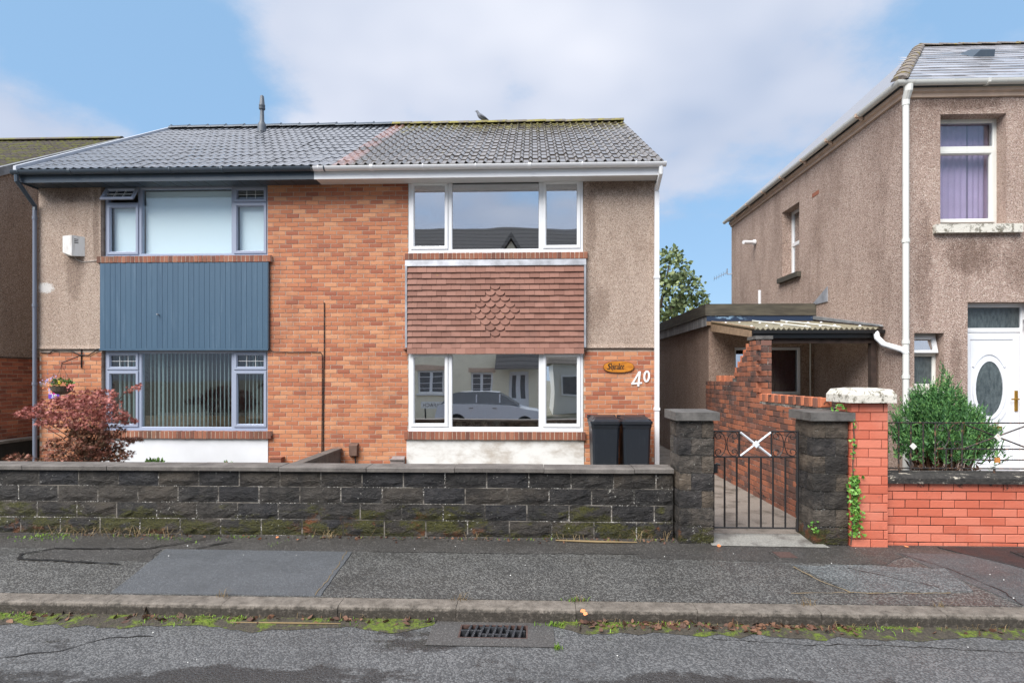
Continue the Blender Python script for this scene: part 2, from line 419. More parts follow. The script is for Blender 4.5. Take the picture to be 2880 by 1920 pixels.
mat('leaf_maple', leafmat([(.05, (.075, .045, .02)), (.3, (.19, .065, .04)), (.5, (.33, .095, .07)), (.72, (.43, .145, .125)), (.95, (.53, .23, .22))], sc=3.2), .6)
mat('leaf_maple_low', leafmat([(.1, (.06, .05, .018)), (.4, (.13, .065, .032)), (.65, (.25, .085, .05)), (.95, (.38, .18, .14))], sc=4), .6)
mat('leaf_conifer', leafmat([(.1, (.012, .05, .02)), (.4, (.04, .125, .04)), (.7, (.10, .245, .065)), (.95, (.20, .37, .10))], sc=5), .6)
mat('leaf_conifer_dead', leafmat([(.1, (.045, .022, .012)), (.9, (.17, .08, .04))]), .8)
mat('leaf_tree', leafmat([(.1, (.05, .085, .03)), (.5, (.14, .19, .075)), (.95, (.30, .34, .15))], sc=1.2), .6)
mat('leaf_ivy', leafmat([(.1, (.03, .09, .015)), (.5, (.09, .24, .03)), (.95, (.22, .42, .07))]), .5)
mat('leaf_green', leafmat([(.1, (.04, .09, .02)), (.5, (.11, .22, .05)), (.95, (.26, .38, .12))]), .6)
mat('grass', leafmat([(.1, (.05, .09, .012)), (.45, (.12, .23, .02)), (.95, (.25, .40, .04))], sc=3), .7)
mat('straw', leafmat([(.1, (.10, .065, .028)), (.5, (.21, .145, .07)), (.95, (.33, .25, .13))]), .85)
mat('dead_leaf', leafmat([(.1, (.045, .025, .018)), (.5, (.12, .06, .04)), (.95, (.26, .13, .07))]), .7)
mat('moss', lambda N: {'Base Color': N.ramp(N.noise(N.P, 30, 5, .7), [(.3, (.06, .06, .012)), (.5, (.16, .24, .015)), (.75, (.34, .42, .03))]), 'Normal': N.bump(N.noise(N.P, 80, 4), .8, .02)}, .95)
mat('channel_soil', lambda N: {'Base Color': N.mix(N.step(N.noise(N.P, 6, 5, .7), .48, .6), N.ramp(N.noise(N.P, 50, 4), [(.3, (.035, .03, .022)), (.7, (.09, .075, .055))]), N.ramp(N.noise(N.P, 45, 4, .7), [(.35, (.05, .06, .012)), (.65, (.16, .22, .02))])), 'Normal': N.bump(N.noise(N.P, 90, 4), .8, .015)}, .9)
mat('bark', plain((.075, .055, .042), .35, 20, .8, 40), .9)
mat('bird_grey', plain((.14, .15, .17), .3, 30), .7)
mat('bird_dark', plain((.05, .055, .065), .3, 30), .7)
mat('flue', plain((.10, .115, .135), .15, 10), .5)
mat('timber_dark', lambda N: N.mix(N.step(N.noise(N.scale(N.P, (2, 2, 12)), 1.4, 4), .4, .7), (.055, .048, .036), (.10, .088, .064)), .75)
mat('timber_grey', lambda N: N.mix(N.step(N.noise(N.scale(N.P, (4, 4, 1)), 2.4, 5), .4, .7), (.17, .17, .175), (.33, .33, .34)), .8)
mat('timber_pale', plain((.28, .19, .12), .3, 14), .8)
mat('timber_rot', plain((.045, .028, .022), .5, 8), .85)
mat('felt_blue', lambda N: N.mix(N.step(N.noise(N.scale(N.P, (1, 1, 4)), 3, 5, .7), .56, .6), (.018, .035, .075), (.20, .32, .46)), .45)
mat('black_paint', plain((.012, .012, .013), .2), .4)
mat('door_white', plain((.80, .82, .86), .02), .3)
mat('brass', plain((.48, .27, .05), .12, 30), .35, .5, .8)
mat('stone_cornice', plain((.58, .43, .33), .12, 6), .8)
mat('cream_render', plain((.84, .77, .60), .05, 3), .85)
mat('opp_roof', lambda N: N.ramp(N.math('FRACT', N.math('MULTIPLY', N.sep(N.P)[2], 4.5)), [(0, (.07, .065, .06)), (.25, (.19, .175, .16)), (1, (.23, .21, .195))]), .95, .1)
mat('car_paint', plain((.74, .78, .84), .02), .3, .6, .1)
mat('car_glass', plain((.13, .14, .15)), .25, .6)
mat('tyre', plain((.015, .015, .015)), .8)
mat('rim', plain((.35, .35, .36)), .35, .5, .8)
mat('street_sign', plain((.8, .8, .78)), .4)


def translucent(name, c):
    m = bpy.data.materials.new(name)
    m.use_nodes = True
    N = NT(m.node_tree)
    out = N.n('ShaderNodeOutputMaterial')
    P = N.n('ShaderNodeNewGeometry').outputs['Position']
    cc = N.ramp(N.noise(P, 7, 4), [(.3, tuple(x * .75 for x in c)), (.7, c)])
    a_ = N.n('ShaderNodeBsdfPrincipled', {'Base Color': cc, 'Roughness': .4})
    b_ = N.n('ShaderNodeBsdfTranslucent', {'Color': cc})
    mx = N.n('ShaderNodeMixShader', {0: .28, 1: a_.outputs[0], 2: b_.outputs[0]})
    N.t.links.new(mx.outputs[0], out.inputs[0])
    M[name] = m


translucent('canopy_plastic', (.40, .36, .25))


def glass(name, refl, tint, rough=.0):
    m = bpy.data.materials.new(name)
    m.use_nodes = True
    N = NT(m.node_tree)
    out = N.n('ShaderNodeOutputMaterial')
    lw = N.math('POWER', N.n('ShaderNodeLayerWeight', {'Blend': .5}).outputs['Facing'], 5)
    f = N.math('MULTIPLY_ADD', lw, 1.0 - refl, refl, clamp=True)
    P = N.n('ShaderNodeNewGeometry').outputs['Position']
    nb = N.bump(N.noise(P, 1.1, 1), .05, .05)
    gl = N.n('ShaderNodeBsdfGlossy', {'Roughness': rough + .012, 'Color': (.96, .98, 1, 1), 'Normal': nb})
    tr = N.n('ShaderNodeBsdfTransparent', {'Color': (*tint, 1)})
    mx = N.n('ShaderNodeMixShader', {0: f, 1: tr.outputs[0], 2: gl.outputs[0]})
    N.t.links.new(mx.outputs[0], out.inputs[0])
    M[name] = m


glass('glass', .055, (.93, .96, .97))
glass('glass_bright', .58, (.85, .87, .88))
glass('glass_dim', .09, (.8, .83, .85))
mat('glass_obscured', lambda N: {'Base Color': N.ramp(N.noise(N.scale(N.P, (30, 30, 12)), 1, 5), [(.3, (.045, .06, .065)), (.7, (.11, .135, .14))]), 'Normal': N.bump(N.noise(N.P, 70, 3), .5, .01)}, .22, .6)


# ------------------------------------------------------------------ mesh helper
class MB:
    def __init__(s):
        s.v = []
        s.f = []

    def add(s, vs, fs):
        o = len(s.v)
        s.v += [tuple(p) for p in vs]
        s.f += [tuple(i + o for i in f) for f in fs]
        return s

    def box(s, x0, x1, y0, y1, z0, z1):
        return s.add([(x0, y0, z0), (x1, y0, z0), (x1, y1, z0), (x0, y1, z0), (x0, y0, z1), (x1, y0, z1), (x1, y1, z1), (x0, y1, z1)],
                     [(0, 3, 2, 1), (4, 5, 6, 7), (0, 1, 5, 4), (1, 2, 6, 5), (2, 3, 7, 6), (3, 0, 4, 7)])

    def prism(s, poly, axis, a0, a1):
        """poly in the two axes other than `axis`, swept from a0 to a1"""
        n = len(poly)

        def p(q, a):
            return {'x': (a, q[0], q[1]), 'y': (q[0], a, q[1]), 'z': (q[0], q[1], a)}[axis]
        vs = [p(q, a0) for q in poly] + [p(q, a1) for q in poly]
        fs = [tuple(range(n)), tuple(range(2 * n - 1, n - 1, -1))] + [(i, i + n, (i + 1) % n + n, (i + 1) % n) for i in range(n)]
        return s.add(vs, fs)

    def ring(s, x0, x1, z0, z1, prof):
        """mitred rectangular ring in the XZ plane; prof = [(inset, y)...] closed loop"""
        n = len(prof)
        vs = []
        for (cx, cz, sx, sz) in ((x0, z0, 1, 1), (x1, z0, -1, 1), (x1, z1, -1, -1), (x0, z1, 1, -1)):
            vs += [(cx + sx * i, y, cz + sz * i) for i, y in prof]
        fs = []
        for k in range(4):
            for i in range(n):
                j = (i + 1) % n
                fs.append((k * n + i, k * n + j, (k + 1) % 4 * n + j, (k + 1) % 4 * n + i))
        return s.add(vs, fs)

    def tube(s, pts, r, seg=8, cap=True):
        pts = [Vector(p) for p in pts]
        rs = r if isinstance(r, (list, tuple)) else [r] * len(pts)
        n = len(pts)
        o = len(s.v)
        up = Vector((0, 0, 1))
        prev = None
        for i, p in enumerate(pts):
            t = (pts[min(i + 1, n - 1)] - pts[max(i - 1, 0)]).normalized()
            if prev is None:
                ref = up if abs(t.z) < .9 else Vector((1, 0, 0))
                a = t.cross(ref).normalized()
            else:
                a = (prev - t * prev.dot(t)).normalized()
            prev = a
            b = t.cross(a)
            for k in range(seg):
                an = 2 * math.pi * k / seg
                s.v.append(tuple(p + (a * math.cos(an) + b * math.sin(an)) * rs[i]))
        for i in range(n - 1):
            for k in range(seg):
                k2 = (k + 1) % seg
                s.f.append((o + i * seg + k, o + i * seg + k2, o + (i + 1) * seg + k2, o + (i + 1) * seg + k))
        if cap:
            s.f.append(tuple(o + k for k in range(seg))[::-1])
            s.f.append(tuple(o + (n - 1) * seg + k for k in range(seg)))
        return s

    def bar(s, a, b, w, d):
        """square bar from a to b"""
        return s.tube([a, b], w * .7071, 4)

    def lathe(s, c, prof, seg=16):
        o = len(s.v)
        for r, z in prof:
            for k in range(seg):
                an = 2 * math.pi * k / seg
                s.v.append((c[0] + r * math.cos(an), c[1] + r * math.sin(an), c[2] + z))
        for i in range(len(prof) - 1):
            for k in range(seg):
                k2 = (k + 1) % seg
                s.f.append((o + i * seg + k, o + i * seg + k2, o + (i + 1) * seg + k2, o + (i + 1) * seg + k))
        return s

    def mesh(s, name, mat, smooth=False):
        me = bpy.data.meshes.new(name)
        me.from_pydata(s.v, [], s.f)
        if mat:
            me.materials.append(M[mat])
        if smooth:
            me.polygons.foreach_set('use_smooth', [True] * len(me.polygons))
            if smooth is not True:
                me.set_sharp_from_angle(angle=R(smooth))
        me.update()
        return me

    def build(s, name, mat, parent=None, smooth=False):
        return put(name, s.mesh(name, mat, smooth), parent)


def put(name, me, parent=None, loc=None, rot=None, scale=None):
    o = bpy.data.objects.new(name, me)
    COL.objects.link(o)
    if parent is not None:
        o.parent = parent
        if parent.type == 'EMPTY':
            o.matrix_parent_inverse = Matrix.Translation(-Vector(parent.location))
    if loc is not None:
        o.location = loc
    if rot is not None:
        o.rotation_euler = rot
    if scale is not None:
        o.scale = scale
    return o


def tag(o, label=None, cat=None, group=None, kind=None):
    for k, v in (('label', label), ('category', cat), ('group', group), ('kind', kind)):
        if v:
            o[k] = v
    return o


def thing(name, loc, label, cat, group=None):
    o = bpy.data.objects.new(name, None)
    COL.objects.link(o)
    o.location = loc
    o.empty_display_size = .1
    return tag(o, label, cat, group)


def box(name, mat, parent, *a):
    return MB().box(*a).build(name, mat, parent)


def poly_sheet(name, mat, pts, z, th=.02, slope=None):
    """a laid patch: flat polygon with a small thickness, following the footway's fall"""
    zz = (lambda y: z + (slope(y) if slope else 0))
    m = MB()
    n = len(pts)
    m.add([(x, y, zz(y)) for x, y in pts] + [(x, y, zz(y) - th) for x, y in pts],
          [tuple(range(n))] + [(i, i + n, (i + 1) % n + n, (i + 1) % n) for i in range(n)])
    return m.build(name, mat)


# brick mesh: front at y=0, centred in x and z, arrises worn
def brick_mesh(name, w, h, d, mat, seed, wear=.0035, jit=.0012):
    rr = random.Random(seed)
    vs = []
    for (ins, y) in ((wear, 0), (0, wear), (0, d)):
        for sx, sz in ((-1, -1), (1, -1), (1, 1), (-1, 1)):
            vs.append((sx * (w / 2 - ins) + rr.uniform(-jit, jit), y + (rr.uniform(0, jit) if y == 0 else 0), sz * (h / 2 - ins) + rr.uniform(-jit, jit)))
    fs = [(0, 1, 2, 3)]
    for l in (0, 4):
        for i in range(4):
            j = (i + 1) % 4
            fs.append((l + i, l + 4 + i, l + 4 + j, l + j))
    me = bpy.data.meshes.new(name)
    me.from_pydata(vs, [], fs)
    me.materials.append(M[mat])
    return me


def lay_bricks(parent, rects, plane, mat, cw=.225, ch=.075, bw=.215, bh=.065, d=.03, limit=300, z_vis=.2, seed=1, z0=0, top=None, bond=.5, rank=None, name='brick', own=None):
    """rects [(a0,a1,z0,z1)]; plane=('y',Y) faces -Y, ('x',X) faces -X, ('X',X) faces +X"""
    rr = random.Random(seed)
    meshes = [brick_mesh(name, bw, bh, d, mat, seed * 10 + i) for i in range(4)]
    cells = []
    for (a0, a1, za, zb) in rects:
        k0 = int(math.floor((za - z0) / ch + 1e-6))
        k = k0
        while z0 + k * ch + ch * .6 < zb:
            zlo = z0 + k * ch + (ch - bh) / 2
            off = (k % 2) * cw * bond + cw * .05 * math.sin(k * 12.9898 + seed // 10)
            i = int(math.floor((a0 - off) / cw)) - 1
            while i * cw + off < a1:
                lo, hi = i * cw + off + (cw - bw) / 2, i * cw + off + (cw + bw) / 2
                lo2, hi2 = max(lo, a0 + .004), min(hi, a1 - .004)
                i += 1
                if hi2 - lo2 < .035:
                    continue
                if zlo + bh > zb + .004 or zlo < za - .01:
                    continue
                if top and zlo + bh > top((lo2 + hi2) / 2) + .01:
                    continue
                if own and not own((lo2 + hi2) / 2):
                    continue
                cells.append((lo2, hi2, zlo))
            k += 1

    def centre(c):
        a = (c[0] + c[1]) / 2
        return (a, plane[1], c[2] + bh / 2) if plane[0] == 'y' else (plane[1], a, c[2] + bh / 2)
    order = sorted(cells, key=lambda c: (c[2] < z_vis, (rank(c) if rank else 0), -(c[1] - c[0] > bw * .8), Vector(centre(c)).length))
    rz = {'y': 0, 'x': -math.pi / 2, 'X': math.pi / 2}[plane[0]]
    for c in order[:limit]:
        me = rr.choice(meshes)
        p = list(centre(c))
        j = rr.uniform(-.0018, .0018)
        if plane[0] == 'y':
            p[1] += j
        else:
            p[0] += j
        put(name, me, parent, p, (0, 0, rz), ((c[1] - c[0]) / bw, 1, 1))
    rest = MB()
    cs, sn = math.cos(rz), math.sin(rz)
    for c in order[limit:]:
        me = rr.choice(meshes)
        p = centre(c)
        s = (c[1] - c[0]) / bw
        j = rr.uniform(-.0018, .0018)
        vs = []
        for v in me.vertices:
            x, y, z = v.co.x * s, v.co.y + j, v.co.z
            vs.append((p[0] + x * cs - y * sn, p[1] + x * sn + y * cs, p[2] + z))
        rest.add(vs, [tuple(f.vertices) for f in me.polygons])
    if rest.v:
        tag(rest.build('brickwork', mat, parent), kind='stuff')
    return len(cells)


def window(parent, x0, x1, z0, z1, y, mat, mull, sashes, panes, deep=.07, fw=.05, name='window'):
    """outer frame + mullions as the part; sash rings, panes and bars as its sub-parts.
    mull: [(axis, pos, a0, a1)]; sashes [(x0,x1,z0,z1)]; panes [(x0,x1,z0,z1,glass)]"""
    m = MB()
    m.ring(x0, x1, z0, z1, [(0, y), (fw - .012, y), (fw, y + .012), (fw, y + deep), (0, y + deep)])
    for ax, p, a0, a1, w in mull:
        if ax == 'v':
            m.prism([(p - w / 2, y + .014), (p - w / 2 + .012, y + .002), (p + w / 2 - .012, y + .002), (p + w / 2, y + .014), (p + w / 2, y + deep - .002), (p - w / 2, y + deep - .002)], 'z', a0, a1)
        else:
            m.add(*rot_prism([(p - w / 2, y + .014), (p - w / 2 + .012, y + .003), (p + w / 2 - .012, y + .003), (p + w / 2, y + .014), (p + w / 2, y + deep - .003), (p - w / 2, y + deep - .003)], a0, a1))
    w = m.build(name, mat, parent)
    for (a, b, c, d) in sashes:
        MB().ring(a, b, c, d, [(0, y - .012), (.006, y - .018), (.042, y - .018), (.058, y + .004), (.058, y + .03), (0, y + .012)]).build('sash', mat, w)
    for (a, b, c, d, g) in panes:
        MB().box(a, b, y + .026, y + .032, c, d).build('pane', g, w)
    return w


def rot_prism(poly_zy, x0, x1):
    n = len(poly_zy)
    vs = [(x0, y, z) for z, y in poly_zy] + [(x1, y, z) for z, y in poly_zy]
    fs = [tuple(range(n)), tuple(range(2 * n - 1, n - 1, -1))] + [(i, i + n, (i + 1) % n + n, (i + 1) % n) for i in range(n)]
    return vs, fs


def bars(w, x0, x1, z0, z1, y, nx, nz, mat='numeral', r=.0035):
    for i in range(1, nx):
        x = x0 + (x1 - x0) * i / nx
        box('glazing_bar', mat, w, x - r, x + r, y - .004, y, z0, z1)
    for i in range(1, nz):
        z = z0 + (z1 - z0) * i / nz
        box('glazing_bar', mat, w, x0, x1, y - .006, y - .0045, z - r, z + r)

# ================================================================== GROUND
gp = [(-300, -.62), (-2.6, -.62), (4.0, -.62), (4.42, -.62), (4.46, -.06), (300, -.06)]
g = MB()
g.add([(-300, y, z) for y, z in gp] + [(300, y, z) for y, z in gp], [(i, i + 6, i + 7, i + 1) for i in range(5)])
tag(g.build('ground', 'garden'), kind='structure')


def road_z(y):
    return -.14 - max(0, (3.9 - y)) * .05


GX0, GX1, GY0, GY1 = -.53, -.04, 4.075, 4.275     # opening of the road gully
rd = MB()
ys = [-2.4, 1, 3.0, 3.9, GY0, GY1, 4.36]
xs = [-60, GX0, GX1, 60]
for i in range(3):
    for j in range(len(ys) - 1):
        if i == 1 and ys[j] == GY0:
            continue
        rd.add([(xs[i], ys[j], road_z(ys[j])), (xs[i + 1], ys[j], road_z(ys[j])), (xs[i + 1], ys[j + 1], road_z(ys[j + 1])), (xs[i], ys[j + 1], road_z(ys[j + 1]))], [(0, 1, 2, 3)])
tag(rd.build('road', 'road'), kind='structure')
box('far_pavement', 'patch_grey', None, -60, 60, -4.4, -2.4, -.6, -.40)['kind'] = 'structure'

# footway: a sheet with a slight fall to the kerb


def fw_z(y):
    return -.022 * (6.2 - y) / 1.72


fp = MB()
for (ya, yb) in ((4.49, 5.62), ):
    fp.add([(-60, ya, fw_z(ya)), (60, ya, fw_z(ya)), (60, yb, fw_z(yb)), (-60, yb, fw_z(yb)), (-60, ya, -.2), (60, ya, -.2)], [(0, 1, 2, 3), (4, 5, 1, 0)])
tag(fp.build('pavement', 'pavement'), kind='structure')
fp = MB().add([(-60, 5.62, fw_z(5.62)), (60, 5.62, fw_z(5.62)), (60, 6.5, .0), (-60, 6.5, .0)], [(0, 1, 2, 3)])
tag(fp.build('pavement', 'pavement_strip'), kind='structure')


def patch(mat, pts, lift=.004, wob=.012, seed=0):
    rr = random.Random(seed)
    out = []
    for i, p in enumerate(pts):
        q = pts[(i + 1) % len(pts)]
        L = math.hypot(q[0] - p[0], q[1] - p[1])
        n = max(2, int(L / .12))
        for k in range(n):
            t = k / n
            out.append((p[0] + (q[0] - p[0]) * t + (rr.uniform(-wob, wob) if k else 0), p[1] + (q[1] - p[1]) * t + (rr.uniform(-wob, wob) if k else 0)))
    tag(poly_sheet('pavement_patch', mat, out, lift, .03, fw_z), kind='structure')


patch('patch_smooth', [(-3.44, 4.50), (-1.70, 4.50), (-1.80, 5.60), (-3.72, 5.62)], .006, .006, 1)
patch('pavement_strip', [(-4.9, 5.30), (-3.62, 5.25), (-3.75, 5.62), (-4.95, 5.61)], .004, .03, 2)
patch('patch_pale', [(2.62, 4.72), (3.62, 4.78), (3.78, 5.33), (2.42, 5.38)], .005, .03, 3)
patch('patch_grey', [(3.78, 4.50), (7.5, 4.50), (7.5, 5.75), (3.62, 5.75)], .004, .01, 4)
patch('patch_black', [(4.55, 5.22), (7.5, 5.22), (7.5, 5.95), (4.15, 5.95)], .008, .01, 5)
patch('pavement_strip', [(1.05, 5.50), (3.3, 5.40), (3.62, 5.64), (1.0, 5.66)], .004, .02, 6)


def strip(pts, w, mat, lift, seed, nm='tar_seam', zf=None):
    zf = zf or fw_z
    rr = random.Random(seed)
    m = MB()
    P = []
    for i in range(len(pts) - 1):
        n = max(2, int(math.dist(pts[i], pts[i + 1]) / .06))
        for k in range(n):
            t = k / n
            P.append((pts[i][0] + (pts[i + 1][0] - pts[i][0]) * t, pts[i][1] + (pts[i + 1][1] - pts[i][1]) * t))
    P.append(pts[-1])
    vs = []
    for i, p in enumerate(P):
        q0, q1 = P[max(0, i - 1)], P[min(len(P) - 1, i + 1)]
        d = Vector((q1[0] - q0[0], q1[1] - q0[1])).normalized()
        ww = w * rr.uniform(.35, 1.25)
        j = rr.uniform(-.012, .012)
        for s in (-1, 1):
            x, y = p[0] - d.y * (ww * s + j), p[1] + d.x * (ww * s + j)
            vs.append((x, y, zf(y) + lift))
    m.add(vs, [(2 * i, 2 * i + 1, 2 * i + 3, 2 * i + 2) for i in range(len(P) - 1)])
    return tag(m.build(nm, mat), kind='structure')


strip([(-3.85, 5.16), (-4.4, 5.22), (-4.95, 5.28), (-5.05, 5.42), (-4.85, 5.58), (-4.3, 5.60), (-3.9, 5.62), (-3.72, 5.78), (-3.5, 5.95)], .016, 'tar', .012, 3)
strip([(-3.42, 5.63), (-3.18, 5.9)], .016, 'tar', .012, 4)
strip([(-1.74, 4.50), (-1.84, 5.6)], .003, 'straw', .0115, 5, 'moss_seam')
strip([(2.60, 4.70), (2.48, 4.95), (2.40, 5.3)], .007, 'straw', .0115, 6, 'moss_seam')
strip([(2.1, 4.68), (2.62, 4.70), (3.4, 4.72)], .006, 'straw', .0115, 7, 'moss_seam')

strip([(-3.9, 3.55), (-3.5, 3.72), (-3.25, 3.80), (-3.05, 3.98), (-2.75, 4.02)], .007, 'tar', .004, 11, 'road_crack', road_z)
strip([(1.3, 4.12), (1.9, 4.05), (2.4, 4.07), (3.4, 3.98)], .004, 'tar', .004, 12, 'road_crack', road_z)
strip([(-1.6, 5.61), (-.4, 5.60), (.9, 5.625), (1.6, 5.60)], .005, 'tar', .004, 13, 'footway_crack')
strip([(3.62, 5.74), (3.80, 5.3), (3.86, 4.8), (3.78, 4.5)], .005, 'tar', .010, 14, 'footway_crack')
strip([(2.9, 5.3), (3.15, 5.05), (3.4, 4.85)], .004, 'tar', .010, 15, 'footway_crack')
# kerb stones, 0.915 m each
for i in range(-7, 11):
    x0 = -1.505 + i * .92
    j = random.uniform(-.006, .006)
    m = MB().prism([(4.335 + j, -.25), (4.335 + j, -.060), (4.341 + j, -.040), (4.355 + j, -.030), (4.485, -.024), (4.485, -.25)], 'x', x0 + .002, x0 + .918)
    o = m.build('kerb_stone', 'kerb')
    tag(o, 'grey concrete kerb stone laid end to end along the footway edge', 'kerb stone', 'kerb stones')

# gully grate
gr = thing('drain_grate', (-.285, 4.175, -.14), 'cast iron road gully grate set beside the kerb', 'drain grate')
m = MB().box(GX0, GX1, GY0, GY1, -.50, -.48).box(GX0 - .02, GX0, GY0, GY1, -.5, -.15).box(GX1, GX1 + .02, GY0, GY1, -.5, -.15).box(GX0, GX1, GY1, GY1 + .02, -.5, -.15).box(GX0, GX1, GY0 - .02, GY0, -.5, -.15)
m.build('pit', 'pit', gr)
gz = -.128


def rect_ring(m, x0, x1, y0, y1, w, za, zb):
    m.box(x0, x1, y0, y0 + w, za, zb).box(x0, x1, y1 - w, y1, za, zb).box(x0, x0 + w, y0 + w, y1 - w, za, zb).box(x1 - w, x1, y0 + w, y1 - w, za, zb)
    return m


rect_ring(MB(), GX0 - .008, GX1 + .008, GY0 - .008, GY1 + .008, .012, -.16, gz - .006).build('frame', 'rust', gr)
for i in range(9):
    x = GX0 + .05 + i * .0485
    y1 = GY1 - .006
    m = MB()
    lean = .022
    m.add([(x - .008, GY0 + .004, gz - .05), (x + .008, GY0 + .004, gz - .05), (x + .008 + lean, y1, gz - .05), (x - .008 + lean, y1, gz - .05),
           (x - .008, GY0 + .004, gz), (x + .008, GY0 + .004, gz), (x + .008 + lean, y1, gz), (x - .008 + lean, y1, gz)],
          [(4, 5, 6, 7), (0, 1, 5, 4), (1, 2, 6, 5), (2, 3, 7, 6), (3, 0, 4, 7)])
    m.build('bar', 'grate_iron', gr)
for (xa, xb, y) in ((0, .15, .11), (.14, .34, .05), (.14, .34, .16), (.335, .48, .11)):
    box('cross_bar', 'grate_iron', gr, GX0 + xa, GX0 + xb, GY0 + y - .008, GY0 + y + .008, gz - .055, gz - .003)
ring4 = MB()
rect_ring(ring4, GX0 - .2, GX1 + .2, GY0 - .13, GY1 + .06, .001, -.14, -.139)
sur = MB()
for (a, b, c, d) in ((GX0 - .22, GX0 - .008, GY0 - .13, 4.333), (GX1 + .008, GX1 + .2, GY0 - .13, 4.333), (GX0 - .008, GX1 + .008, GY0 - .13, GY0 - .008), (GX0 - .008, GX1 + .008, GY1 + .008, 4.333)):
    sur.add([(a, c, -.134), (b, c, -.134), (b, d, -.134), (a, d, -.134)], [(0, 1, 2, 3)])
tag(sur.build('road_patch', 'grate_surround'), kind='structure')

# channel of soil and moss beside the kerb
rr = random.Random(4)


def channel(x0, x1, w, mat, z, nm, wob=.05):
    m = MB()
    n = int((x1 - x0) / .06)
    vs = []
    for i in range(n + 1):
        x = x0 + (x1 - x0) * i / n
        e = min(1, i / 4, (n - i) / 4)
        ww = w * (.3 + .7 * e) * (1 + .5 * mnoise.noise(Vector((x * 1.7, 3, 0))) + .35 * mnoise.noise(Vector((x * 7, 9, 0))))
        vs += [(x, 4.337, z + .012), (x, 4.337 - ww * .5, z + .008), (x, 4.337 - ww, -.137)]
    fs = []
    for i in range(n):
        fs += [(3 * i, 3 * i + 3, 3 * i + 4, 3 * i + 1), (3 * i + 1, 3 * i + 4, 3 * i + 5, 3 * i + 2)]
    m.add(vs, fs)
    o = m.build(nm, mat, None, True)
    return tag(o, 'damp mossy soil gathered in the road channel along the kerb', 'soil', kind='stuff')


channel(-8, -.74, .17, 'channel_soil', -.132, 'channel_soil')
channel(.17, 8, .17, 'channel_soil', -.132, 'channel_soil')

# small iron stop-tap cover in the footway
sc = thing('stopcock_cover', (2.47, 5.62, 0), 'small rusty iron stopcock cover let into the footway before the gate', 'cover')
box('frame', 'pavement_strip', sc, 2.36, 2.58, 5.52, 5.74, -.03, .0035)
box('lid', 'rust', sc, 2.385, 2.555, 5.54, 5.72, -.02, .008)
mh = thing('manhole_cover', (5.0, 5.6, 0), 'dark ribbed utility cover in the black footway patch', 'cover')
box('lid', 'patch_black', mh, 4.75, 5.25, 5.42, 5.80, -.02, .014)
for i in range(6):
    box('rib', 'tar', mh, 4.78, 5.22, 5.46 + i * .056, 5.475 + i * .056, .012, .017)

# ================================================================== SEMI-DETACHED PAIR
FY = 9.70
XL, XP, XR = -8.70, -3.31, 2.08
EY, EZ, RY, RZ = 9.30, 5.25, 13.43, 7.74          # eaves / ridge of tile plane
SL = math.hypot(RY - EY, RZ - EZ)
PITCH = math.atan2(RZ - EZ, RY - EY)
house38 = thing('semi_detached_house', (-6.0, FY, 0), 'semi-detached house with dark slate-grey roof and blue boarded panel, number 38', 'house')
house40 = thing('semi_detached_house', (-.6, FY, 0), 'semi-detached house with mossy brown roof and red tile-hung panel, number 40', 'house')


def roof_z(y, drop=0):
    return EZ + (y - EY) * math.tan(PITCH) - drop


def shell(h, x0, x1, outer, wx0, wx1, wins, soft_z):
    """masonry: front wall with its openings, back, floors, outer flank"""
    t = .26
    f0, f1 = FY + .007, FY + t
    m = MB()
    m.box(x0, wx0, f0, f1, -.3, soft_z)
    m.box(wx1, x1, f0, f1, -.3, soft_z)
    zz = -.3
    for (za, zb) in wins:
        m.box(wx0, wx1, f0, f1, zz, za)
        zz = zb
    m.box(wx0, wx1, f0, f1, zz, soft_z)
    m.build('front_wall', 'mortar', h)
    back = 2 * RY - EY - .4
    m = MB()
    m.box(x0 + .03, x1 - .03, back - t, back, -.3, soft_z)
    for sx in (x0, x1):
        s0, s1 = (sx, sx + .2) if sx == x0 else (sx - .2, sx)
        if sx == XP:
            s0, s1 = (sx, sx + .1) if sx == x0 else (sx - .1, sx)
        m.prism([(f1, -.3), (back - t, -.3), (back - t, roof_z(EY * 0 + (2 * RY - back + t), .22)), (RY, roof_z(RY, .22)), (f1, roof_z(f1, .22))], 'x', s0, s1)
    m.build('flank_wall', 'pebble_semi', h)
    i0, i1 = x0 + .2, x1 - .2
    box('floor_slab', 'interior', h, i0, i1, f1, back - t, -.2, .1)
    box('floor_slab', 'interior', h, i0, i1, f1, back - t, 2.5, 2.72)
    box('ceiling', 'interior', h, i0, i1, f1, back - t, 5.02, 5.06)
    box('inner_wall', 'interior', h, i0, i1, 13.0, 13.1, .1, 2.5)
    box('inner_wall', 'interior', h, i0, i1, 12.2, 12.3, 2.72, 5.02)


W38 = (-7.575, -4.605)
W40 = (-2.135, .872)
shell(house38, XL, XP, XL, W38[0], W38[1], [(.79, 2.235), (3.86, 5.13)], 5.18)
shell(house40, XP, XR, XR, W40[0], W40[1], [(.80, 2.20), (3.87, 5.15)], 5.18)

# brickwork (half-bond stretchers on the 75 mm gauge)
lay_bricks(house38, [(XL, W38[0], 0, 2.225), (W38[1], W40[0], 0, 5.12)], ('y', FY), 'brick', seed=3, z_vis=.3, own=lambda x: x < XP)
lay_bricks(house40, [(W38[1], W40[0], 0, 5.12), (W40[1] + .012, XR, 0, 2.225)], ('y', FY), 'brick', seed=4, z_vis=.3, own=lambda x: x >= XP)

# pebbledash panels with a drip edge


